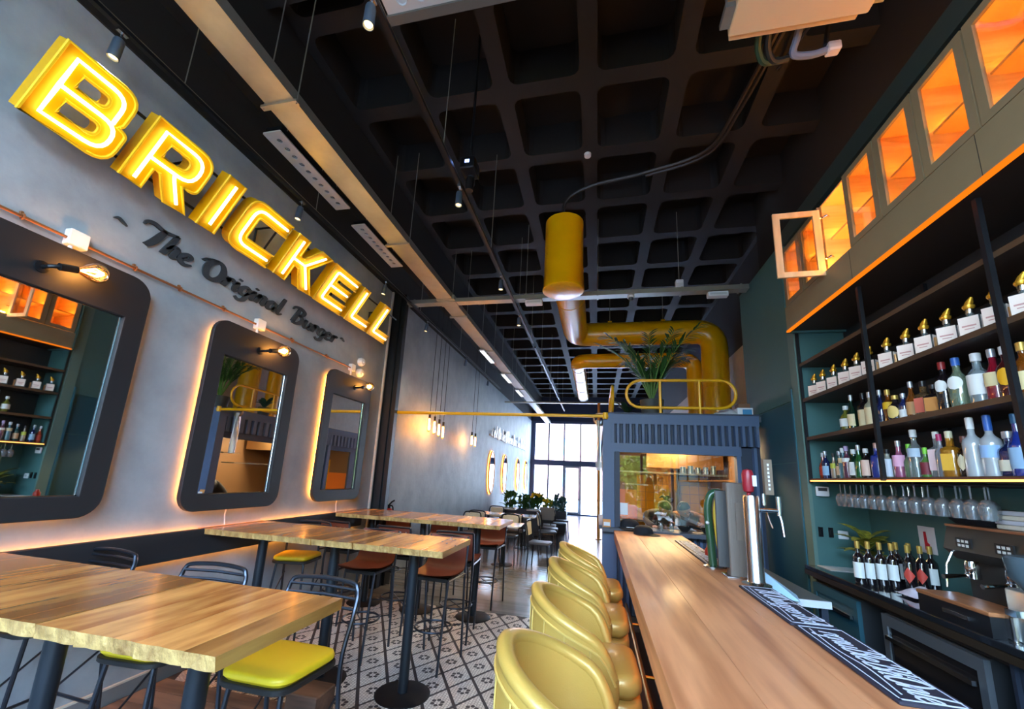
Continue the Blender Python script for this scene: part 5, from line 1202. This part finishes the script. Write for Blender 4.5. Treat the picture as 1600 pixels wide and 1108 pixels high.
for x in (1.3,.25): MB().cyl((x,dy,dz+R_),(x,dy,5.6),.008,n=6).ob('hanger_rod',GALV,d); 
for x in (1.3,.25): MB().box(x-.04,x+.04,dy-.03,dy+.03,dz+R_-.01,dz+R_+.04).ob('hanger_clip',YEL,d,smooth=0)
d=thing('second_duct','smaller yellow duct below the large one turning toward the back','duct',(0,0,0))
path=[(1.98,8.95,2.6)]+elbow((1.98,8.95,2.6),(1.98,8.95,4.24),(-.45,8.95,4.24),.26)+elbow((1.98,8.95,4.24),(-.43,8.95,4.24),(-.43,13,4.24),.26)+[(-.43,12.9,4.24)]
MB().tube(path,.16,24).ob('pipe',DUCT,d,smooth=50)
for y in (9.4,10.4,11.6): MB().tube([(-.43,y,4.24),(-.43,y+.04,4.24)],.167,24).ob('joint_ring',mat('duct_ring',(206,150,20),.3),d)
MB().tube([(-.43,12.9,4.24),(-.43,12.93,4.24)],.175,24).ob('end_ring',GALV,d)

# ------------------------------------------------------------------ overhead trunking, trays, tracks
def rods(par,pts,r=.005):
    for x,y,z in pts: MB().cyl((x,y,z),(x,y,ZC+.02),r,n=5).ob('hanger_rod',GALV,par)
o=thing('galvanised_trunking','long galvanised trunking running along the ceiling left side','trunking',(-2.36,0,4.34))
MB().box(-.125,.125,-2.5,20.3,0,.006).ob('bottom',GALV,o,smooth=0)
for x in (-.125,.121): MB().box(x,x+.004,-2.5,20.3,.006,.09).ob('side',GALV,o,smooth=0)
for y in (2.15,4.1,6.4,8.4,10.4,12.4): MB().box(-.17,.15,y-.02,y+.02,-.02,0).ob('strut',GALV,o,smooth=0)
for y in (2.15,4.1,6.4,8.4,10.4,12.4):
    for x in (-.155,.14): MB().cyl((x,y,-.03),(x,y,1.27),.005,n=5).ob('hanger_rod',GALV,o)
for k,(y0,y1) in enumerate(((8.2,9.2),(10.3,11.3),(12.3,13.3))):
    q=thing('reflection_strip','slim glowing strip imitating a whitish reflection under the far trunking, %s'%('nearest','second','third')[k],'lamp',(-2.45,(y0+y1)/2,4.318)); MB().box(-.05,.05,-.5,.5,-.03,0).ob('housing',WHITE,q,smooth=0); MB().box(-.04,.04,-.48,.48,-.036,-.03).ob('diffuser',emis('strip_white',(240,246,255),1.0),q,smooth=0)  # weak emission imitates whitish reflective patches along the trunking
o=thing('cross_trunking','galvanised trunking crossing the room above the container front','trunking',(0,YC-.05,4.34))
MB().box(-3.2,2.0,-.07,.07,-.03,.035).ob('channel',GALV,o,smooth=0)
for x in (-2.9,-2.2,-1.08,.0,1.15,1.9): MB().box(x-.012,x+.012,-.08,.08,-.04,.04).ob('clip',GALV,o,smooth=0)
MB().cyl((-3.2,-.0,.046),(2.0,0,.046),.010,n=6).ob('conduit',GALV,o)
for x in (-1.08,1.13,.0): MB().cyl((x,0,.04),(x,0,1.27),.005,n=5).ob('hanger_rod',GALV,o)
MB().box(-2.5,-2.2,-.14,.14,-.012,.06).ob('crossing_box',GALV,o,smooth=0)
for x,z,sx,lb,nm in ((-.95,-.075,.13,'white emergency lamp under the cross trunking left of the duct','emergency_lamp'),(1.62,-.075,.13,'white emergency lamp under the cross trunking at its right end','emergency_lamp'),(1.13,.075,.05,'white access point box standing on the cross trunking','access_point')):
    q=thing(nm,lb,'lamp' if z<0 else 'device',(x,YC-.05,4.34+z)); h=.035 if z<0 else .09
    MB().prism(rrect(-sx,sx,-.05,.05,.01,2),-h,h if z<0 else h,.006).ob('case',WHITE,q)
    MB().box(-sx*.8,sx*.8,-.053,-.05,-h*.4,h*.4).ob('lens',mat('lens_pale',(200,204,208),.2),q,smooth=0)
q=thing('dome_camera','small white dome camera under the cross trunking','camera',(.47,YC-.05,4.305)); MB().lathe([(.0,0),(.05,0),(.05,-.03),(.0,-.03)],16).ob('base',WHITE,q); MB().sph((0,0,-.035),.038).ob('dome',mat('dome_dark',(70,74,80),.1),q)
o=thing('far_cross_trunking','slim galvanised trunking crossing the far ceiling','trunking',(0,14,4.20))
MB().box(-3.2,.8,-.05,.05,0,.05).ob('channel',GALV,o,smooth=0)
for x in (-2.9,-1.6,-.3): MB().cyl((x,0,.05),(x,0,1.42),.005,n=5).ob('hanger_rod',GALV,o)
def track(label,x,z,y0,y1,rodys):
    o=thing('light_track',label,'light track',(x,0,z)); MB().box(-.017,.017,y0,y1,0,.033).ob('rail',BLK,o,smooth=0)
    MB().box(.017,.0175,y0,y1,.026,.033).ob('edge',mat('track_edge',(150,140,120),.3,.7),o,smooth=0)
    for y in rodys: MB().cyl((0,y,.033),(0,y,ZC-z+.02 if x>-2.7 else 5.02-z),.004,n=5).ob('hanger_rod',GALV,o)
track('black light track hanging above the left wall sign',-2.91,4.255,-2,12,(1.85,3.3,6.0,8.1,10.2))
track('black light track hanging down the middle of the ceiling',-1.25,4.258,-2,7.7,(.8,2.7,4.3,6.15,7.5))
track('black light track far down the middle of the room',-1.25,4.258,8.0,16,(9,11,13,15))
SPOTM=mat('spot_blue_grey',(96,112,132),.35,.6); LED=emis('spot_led',(255,206,130),2.2)
def spot(label,x,y,z,on=True,tilt=0):
    o=thing('track_spot',label,'spotlight',(x,y,z),0,None); T=Matrix.Rotation(tilt,4,'Y')
    MB().box(-.014,.014,-.03,.03,-.02,0).cyl((0,0,-.02),(0,0,-.07),.007,n=8).ob('adapter',STEEL,o)
    MB().lathe([(.0,-.06),(.026,-.065),(.03,-.08),(.032,-.20),(.028,-.20),(.026,-.185),(0,-.185)],18,M=T).ob('can',SPOTM,o)
    MB().lathe([(0,-.187),(.024,-.187),(.022,-.192),(.0,-.195)],14,M=T).ob('lens',LED if on else GALV,o)
    if on: lamp('spot_beam','SPOT',(x-.2*math.sin(tilt)*0,y,z-.21),22,(1,.86,.66),.03,(0,-tilt,0) if tilt else None,cone=1.1)
SN=('nearest','second','third','fourth','fifth','sixth')
for k,y in enumerate((1.455,3.10,4.83,6.33,8.58,10.6)): spot('blue-grey can spotlight on the left wall track, %s from the camera'%SN[k],-2.91,y,4.255,k<4,.12)
for k,y in enumerate((1.58,3.14,4.88,6.2)): spot('blue-grey can spotlight on the middle track, %s from the camera'%SN[k],-1.25,y,4.258,True)
for k,y in enumerate((9.2,11.0,13.1)): spot('dark can spotlight on the far middle track, %s'%SN[k],-1.25,y,4.258,False)
PERF=mat('perforated_white',(196,190,184),.5)
for k,(y0,y1) in enumerate(((2.47,3.53),(3.82,4.82))):
    o=thing('perforated_tray','pale perforated tray lamp above the sign, %s one'%('near','far')[k],'tray',(-2.76,(y0+y1)/2,4.46)); hl=(y1-y0)/2
    link(fill2d([rrect(-.09,.09,-hl,hl,.006,1)]+[[(.026*math.cos(2*PI*a/10),-hl+.1+(2*hl-.2)*i/9+.026*math.sin(2*PI*a/10)) for a in range(10)] for i in range(10)],.012,0,None),'plate',PERF,o)
    for i in range(10): MB().lathe([(.0,.005),(.022,.008),(.027,.04),(.0,.04)],10,c=(0,-hl+.1+(2*hl-.2)*i/9,0)).ob('socket',STEEL,o)
    MB().box(-.08,.08,-hl+.02,hl-.02,.04,.07).ob('housing',BLK,o,smooth=0)
    for y in (-hl*.7,hl*.7): MB().cyl((0,y,.07),(0,y,.56),.004,n=5).ob('hanger_rod',GALV,o)
o=thing('ceiling_duct_box','grey ceiling duct box with a white perforated underside at the top','duct box',(-.26,1.55,4.62))
MB().box(-1.12,1.10,-.45,.42,0.02,.3).ob('casing',mat('casing_grey',(96,96,92),.5,.3),o,smooth=0)
MB().box(-1.12,1.10,.36,.421,-.02,.02).ob('lip',mat('casing_grey',(96,96,92)),o,smooth=0)
hs=[[(-.98+.13*i+.034*math.cos(2*PI*a/12),  .29-.15*j+.034*math.sin(2*PI*a/12)) for a in range(12)] for i in range(6) for j in range(4)]
link(fill2d([[(-1.11,-.44),(-.25,-.44),(-.25,.36),(-1.11,.36)]]+hs,.01,0,Matrix.Translation((0,0,0))),'perforated_plate',PERF,o)
for i in range(6):
    for j in range(4): MB().lathe([(.03,.0),(.034,-.008),(.038,-.008),(.04,.0),(.03,.019),(.0,.019)][::-1],12,c=(-.98+.13*i,  .29-.15*j,0)).ob('nozzle',mat('nozzle_pale',(186,196,200),.4),o)
MB().box(-.25,1.10,-.44,.36,-.006,.004).ob('plain_plate',mat('casing_grey2',(70,70,70),.5),o,smooth=0)
o=thing('air_unit','beige air conditioning unit hanging at the top right','air conditioner',(1.24,2.05,4.6))
BG=mat('unit_beige',(226,196,150),.45)
MB().prism(rrect(-.40,.40,-.55,.40,.01,2),0,.30,.006).ob('casing',BG,o,smooth=0)
MB().prism(rrect(-.38,.36,.40,.45,.004,1),.03,.26).ob('end_flange',BG,o,smooth=0)
for x in (-.43,.43): MB().box(x-.03,x+.03,.22,.36,.02,.06).cyl((x,.29,.05),(x,.29,1.02),.007,n=6).ob('hanging_bracket',GALV,o,smooth=0)
for k,(x,c) in enumerate(((-.18,(28,60,40)),(-.12,(30,34,34)))): MB().tube(cr([(x,.45,.10),(x+.02,.56,.06),(x+.08,.64,.02),(x+.18,.66,.04)],5),.022,8).ob('pipe',mat('pipe_lag_%d'%k,c,.4),o)
MB().tube(cr([(.08,.45,.16),(.085,.56,.10),(.09,.64,.05),(.2,.66,.04),(.3,.66,.06)],5),.024,8).ob('drain_pipe',mat('drain_grey',(120,126,140),.4),o)
MB().prism(rrect(-.04,.04,-.035,.035,.01,2),0,.07,.01,M=Matrix.Translation((.34,.66,.03))).ob('drain_pump',mat('pump_pale',(226,206,190),.5),o)
for p_ in ([(-.18,.5,.3),(-.2,.3,.6),(-.2,-.4,.98)],[(.3,.66,.1),(.45,.9,.7),(.42,1.6,.97)]): MB().tube(cr(p_,5),.016,6).ob('cable',DARK,o)
o=thing('ceiling_cable','black cable bundle crossing the coffered ceiling to the duct','cable',(0,0,0))
MB().tube(cr([(1.62,2.3,5.56),(1.55,3.0,5.57),(1.42,4.0,5.57),(1.25,4.6,5.575),(.6,4.85,5.575),(-.1,5.0,5.575),(-.44,5.05,5.4),(-.44,5.05,5.02)],6),.022,6).tube(cr([(1.67,2.3,5.56),(1.60,3.0,5.57),(1.47,4.0,5.57),(1.28,4.66,5.575),(.6,4.91,5.575)],6),.02,6).ob('bundle',mat('cable_dark',(44,38,34),.5),o)
o=thing('projector','small black projector hanging from the ceiling beside the middle track','projector',(-1.16,3.12,4.36))
MB().cyl((0,0,.12),(0,0,1.67),.012,n=8).ob('pole',BLK,o); MB().prism(rrect(-.07,.07,-.09,.09,.015,2),0,.12,.01).ob('body',BLK,o); MB().cyl((.0,.05,-.07),(.0,.05,0),.04).ob('lens',mat('lens_glass',(40,46,60),.05),o); MB().box(-.02,.02,-.092,-.09,.05,.08).ob('indicator',emis('blue_indicator',(120,160,255),4),o,smooth=0)
MB().lathe([(.0,-.20),(.035,-.20),(.04,-.1),(.03,-.07),(0,-.07)],12,c=(.02,-.03,0)).ob('sensor',BLK,o)
o=thing('smoke_detector','small white smoke detector on a ceiling rib','detector',(-.13,4.45,5.598)); MB().lathe([(0,0),(.045,0),(.04,-.03),(.0,-.034)],14).ob('body',WHITE,o)

# ------------------------------------------------------------------ far dining area along the left wall
WTOP=mat('pale_table_top',(196,190,180),.18,coat=.4)
def dtable(x,y,label,w_=.35,dp=.35):
    o=thing('dining_table',label,'table',(x,y,0),0,'low tables in the far dining area')
    MB().prism(rrect(-w_,w_,-dp,dp,.02,2),.72,.75,.006).ob('top',WTOP,o); MB().cyl((0,0,.02),(0,0,.72),.03,n=12).ob('post',BLK,o); MB().lathe([(0,0),(.2,0),(.2,.012),(.04,.025)],20).ob('base',BLK,o); MB().box(-.15,.15,-.15,.15,.71,.72).ob('plate',BLK,o,smooth=0)
    return o
def dchair(label,loc,rz):
    o=thing('dining_chair',label,'chair',loc,rz,'cream-backed dining chairs in the far area')
    MB().prism(rrect(-.2,.2,-.2,.2,.05,3),.43,.475,.014).ob('seat',mat('chair_seat_dark',(52,50,52),.5),o)
    P=cr([(-.2,.2,0),(-.2,.18,.44),(-.2,.21,.7),(-.19,.235,.80),(-.13,.245,.85),(.13,.245,.85),(.19,.235,.80),(.2,.21,.7),(.2,.18,.44),(.2,.2,0)],4)
    MB().tube(P,.013,8).ob('back_frame',BLK,o)
    for s_ in (-1,1): MB().tube([(s_*.18,-.17,.44),(s_*.2,-.2,0)],.012,8).ob('leg',BLK,o)
    MB().prism(rrect(-.165,.165,.58,.825,.03,3),-.012,.012,.006,M=Matrix(((1,0,0,0),(0,.12,1,.145),(0,1,0,0),(0,0,0,1)))).ob('back_pad',CREAM,o)
    return o
for k,(x,y) in enumerate(((-2.6,8.1),(-1.75,8.1),(-2.6,10.2),(-1.75,10.2),(-2.6,12.2),(-1.6,12.3))):
    dtable(x,y,'pale-topped low dining table in the far area, '+('first row by the wall','first row by the aisle','second row by the wall','second row by the aisle','third row by the wall','third row by the aisle')[k])
c0=None
for k,(x,y,r,lb) in enumerate(((-2.75,7.5,PI,'black framed cream-backed chair just beyond the last high table, by the wall'),(-1.9,7.5,PI,'black framed cream-backed chair just beyond the last high table, by the aisle'),(-2.65,8.75,0,'cream-backed chair behind the first far table by the wall'),(-1.8,8.75,0,'cream-backed chair behind the first far table by the aisle'),(-2.65,9.6,PI,'cream-backed chair before the second far table by the wall'),(-1.8,9.62,PI,'cream-backed chair before the second far table by the aisle'),(-2.6,10.85,0,'cream-backed chair behind the second far table by the wall'),(-1.1,9.9,PI/2+.2,'cream-backed chair turned toward the aisle beside the far tables'))):
    if c0 is None: c0=dchair(lb,(x,y,0),r)
    else: dup(c0,lb,(x,y,0),r)
bk_=dup(c0,'dark chair at the aisle end of the third far row, nearer one',(-1.0,11.9,0),PI/2)
dup(c0,'dark chair at the aisle end of the third far row, farther one',(-1.0,12.7,0),PI/2+.1)
dup(c0,'cream-backed chair behind the planter by the aisle',(-1.2,14.4,0),PI)
for y,lb in ((15.2,'pale low table beyond the planter by the aisle'),(17.0,'pale low table farthest down the room')): dtable(-1.5,y,lb)
dup(c0,'dark chair at the aisle end of the first far row, seen from its side',(-1.04,8.15,0),PI/2-.1)
dup(c0,'dark chair at the aisle end of the second far row, seen from its side',(-1.12,10.5,0),PI/2+.1)
o=thing('wooden_chair','grey chair with pale wooden legs standing at the aisle in the far area','chair',(-1.25,11.2,0),PI)
OK2=wood('chair_wood',(150,120,90),(196,166,130),rnd=.03)
MB().prism(rrect(-.21,.21,-.2,.2,.05,3),.43,.48,.014).ob('seat',mat('chair_grey',(120,116,112),.7),o)
for sx in (-1,1):
    for sy in (-1,1): MB().tube([(sx*.18,sy*.16,.43),(sx*.21,sy*.2,0)],[.02,.014],8).ob('leg',OK2,o)
MB().prism(rrect(-.19,.19,.6,.92,.04,3),-.015,.015,.006,M=Matrix(((1,0,0,0),(0,.1,1,.13),(0,1,0,0),(0,0,0,1)))).ob('backrest',mat('chair_grey',(120,116,112)),o)
for sx in (-1,1): MB().tube([(sx*.1,.17,.46),(sx*.11,.21,.8)],.012,8).ob('back_post',BLK,o)
MB().tube([(-.19,-.17,.3),(.19,-.17,.3)],.012,6).tube([(-.2,.18,.25),(.2,.18,.25)],.012,6).ob('stretcher',OK2,o)
# planter partition with plants beyond the chairs
o=thing('planter_bench','dark planter bench dividing the far dining area','planter',(-1.9,13.6,0)); MB().box(-1.15,.95,-.2,.2,0,.49).ob('body',mat('planter_dark',(40,44,52),.5),o,smooth=0); MB().box(-1.18,.98,-.23,-.2,.40,.66).box(-1.18,.98,.2,.23,.40,.66).box(-1.18,-1.15,-.2,.2,.4,.66).box(.95,.98,-.2,.2,.4,.66).ob('rim',SLATED,o,smooth=0)
def bush(label,loc,h,m_,seed,flow=None,n=95):
    o=thing('potted_plant',label,'plant',loc); rnd=random.Random(seed)
    MB().lathe([(0,0),(.1,0),(.13,.12),(.0,.12)],12).ob('pot',mat('pot_grey',(70,74,72)),o)
    lb=MB()
    for k in range(n):
        g=rnd.uniform(0,2*PI); e_=rnd.uniform(.3,1.5); leaf(lb,(rnd.uniform(-.17,.17),rnd.uniform(-.08,.08),.12+rnd.uniform(0,h*.7)),(math.cos(g)*math.cos(e_),math.sin(g)*math.cos(e_),math.sin(e_)),h*rnd.uniform(.3,.5),.05,h*.12,4)
    lb.ob('foliage',m_,o,smooth=0)
    if flow:
        fb=MB()
        for k in range(9): fb.sph((rnd.uniform(-.18,.18),rnd.uniform(-.1,.1),h*rnd.uniform(.85,1.15)),.055,.055,.045,8,5)
        fb.ob('blossoms',mat('yellow_blossom',(246,196,30),.6),o)
LG=mat('plant_green',(66,112,56),.55,var=.2); LB=mat('plant_blue_green',(60,110,112),.55,var=.2)
bush('green leafy plant on the planter next to the left wall',(-2.75,13.6,.50),.62,LG,1)
bush('dark green leafy plant, second on the planter from the wall',(-2.3,13.6,.50),.55,LG,2)
bush('leafy plant with yellow blossoms in the middle of the planter',(-1.9,13.6,.50),.62,LG,3,True)
bush('low plant with a few yellow blossoms right of the middle of the planter',(-1.5,13.65,.50),.42,mat('plant_light',(140,170,70),.55),4,True)
bush('blue-green leafy plant at the aisle end of the planter',(-1.15,13.55,.50),.58,LB,5)
o=thing('fire_extinguisher','red fire extinguisher against the wall just past the dark column','extinguisher',(-3.10,5.98,.60))
MB().lathe([(0,0),(.075,0),(.08,.02),(.08,.4),(.06,.46),(.025,.48),(.0,.48)],18).ob('cylinder',mat('extinguisher_red',(196,34,34),.3),o); MB().lathe([(.02,.48),(.025,.53),(.0,.53)],10).tube([(0,0,.53),(.06,-.03,.58),(.1,-.04,.60)],.012,6).ob('valve',BLK,o); MB().tube(cr([(0,0,.52),(.09,-.05,.5),(.1,-.05,.3),(.09,-.04,.12)],4),.011,6).ob('hose',BLK,o)
MB().box(-.08,-.05,-.04,.04,.2,.35).ob('wall_bracket',BLK,o,smooth=0); tag(MB().box(-.09,.09,-.09,.09,0,.595).ob('extinguisher_stand',DARK,loc=(-3.10,5.98,0),smooth=0),'dark box stand under the fire extinguisher','stand')
def pendant(lb,x,y,z):
    o=thing('pendant_lamp',lb,'lamp',(x,y,z)); MB().cyl((0,0,.2),(0,0,5.02-z),.005,n=5).ob('cord',DARK,o); MB().cyl((0,0,.12),(0,0,.2),.022,n=12).ob('socket',BLK,o)
    MB().lathe([(.0,-.14),(.022,-.13),(.028,-.1),(.028,.1),(.02,.12),(0,.12)],14).ob('bulb',glass('amber_bulb',(255,214,150)),o); MB().tube([(.01,0,.1),(.01,0,-.1),(-.01,0,-.1),(-.01,0,.1)],.005,5).ob('filament',emis('pendant_fil',(255,190,100),60),o)
for k,(x,y) in enumerate(((-2.98,6.95),(-2.98,7.2),(-2.98,7.44),(-2.98,7.66))): pendant('tall filament pendant by the rear wall, %s of the near four'%('first','second','third','last')[k],x,y,2.50-.02*k)
for k,(x,y) in enumerate(((-2.98,9.62),(-2.98,9.92))): pendant('tall filament pendant by the rear wall, %s of the far two'%('first','second')[k],x,y,2.46)
lamp('pendant_light','POINT',(-2.9,7.3,2.45),3.5,(1,.52,.2),.1); lamp('pendant_light','POINT',(-2.9,9.8,2.42),2.2,(1,.52,.2),.1)
OVR=mat('amber_rim',(236,150,60),.4)
for k,y in enumerate((12.6,14.5,17.0,19.0)):
    o=thing('oval_mirror','tall oval mirror with amber lit rim on the far wall, %s'%('nearest','second','third','farthest')[k],'mirror',(XL,y,1.75)); ov=[(.34*math.cos(2*PI*i/28),.64*math.sin(2*PI*i/28)) for i in range(28)]
    MB().prism(ov,.03,.05,M=YZ).ob('glass',MIRROR,o,smooth=0); MB().tube([(.045,u*1.02,v*1.01) for u,v in ov],.022,6,True).ob('rim',OVR,o); MB().tube([(.012,u*1.03,v*1.02) for u,v in ov],.009,5,True).ob('led_strip',WARM,o); MB().prism([(u*.9,v*.9) for u,v in ov],0,.03,M=YZ).ob('backing',DARK,o,smooth=0)
o=thing('wall_sign','long white cut-out lettering sign high on the far left wall','sign',(XL,12.2,2.95))
MB().box(0,.04,.02,7.1,-.10,-.04).ob('rail',WHITE,o,smooth=0)
rnd=random.Random(9); y=.1
while y<6.9:
    w_=rnd.uniform(.22,.34); mb=MB(); glyph(rnd.choice('hnaeurBO'),y/.13,0,.13,Matrix.Translation((.045,0,.0))@Matrix(((0,0,1,0),(1,0,0,0),(0,1,0,0),(0,0,0,1)))@Matrix.Diagonal((.13/.13,1,1,1)),.02,mb) if False else glyph(rnd.choice('hnaeurBO'),y,-.10,.19,Matrix.Translation((.045,0,0))@Matrix(((0,0,1,0),(1,0,0,0),(0,1,0,0),(0,0,0,1))),.02,mb,1.5)
    mb.ob('letter',WHITE,o,smooth=0); y+=w_
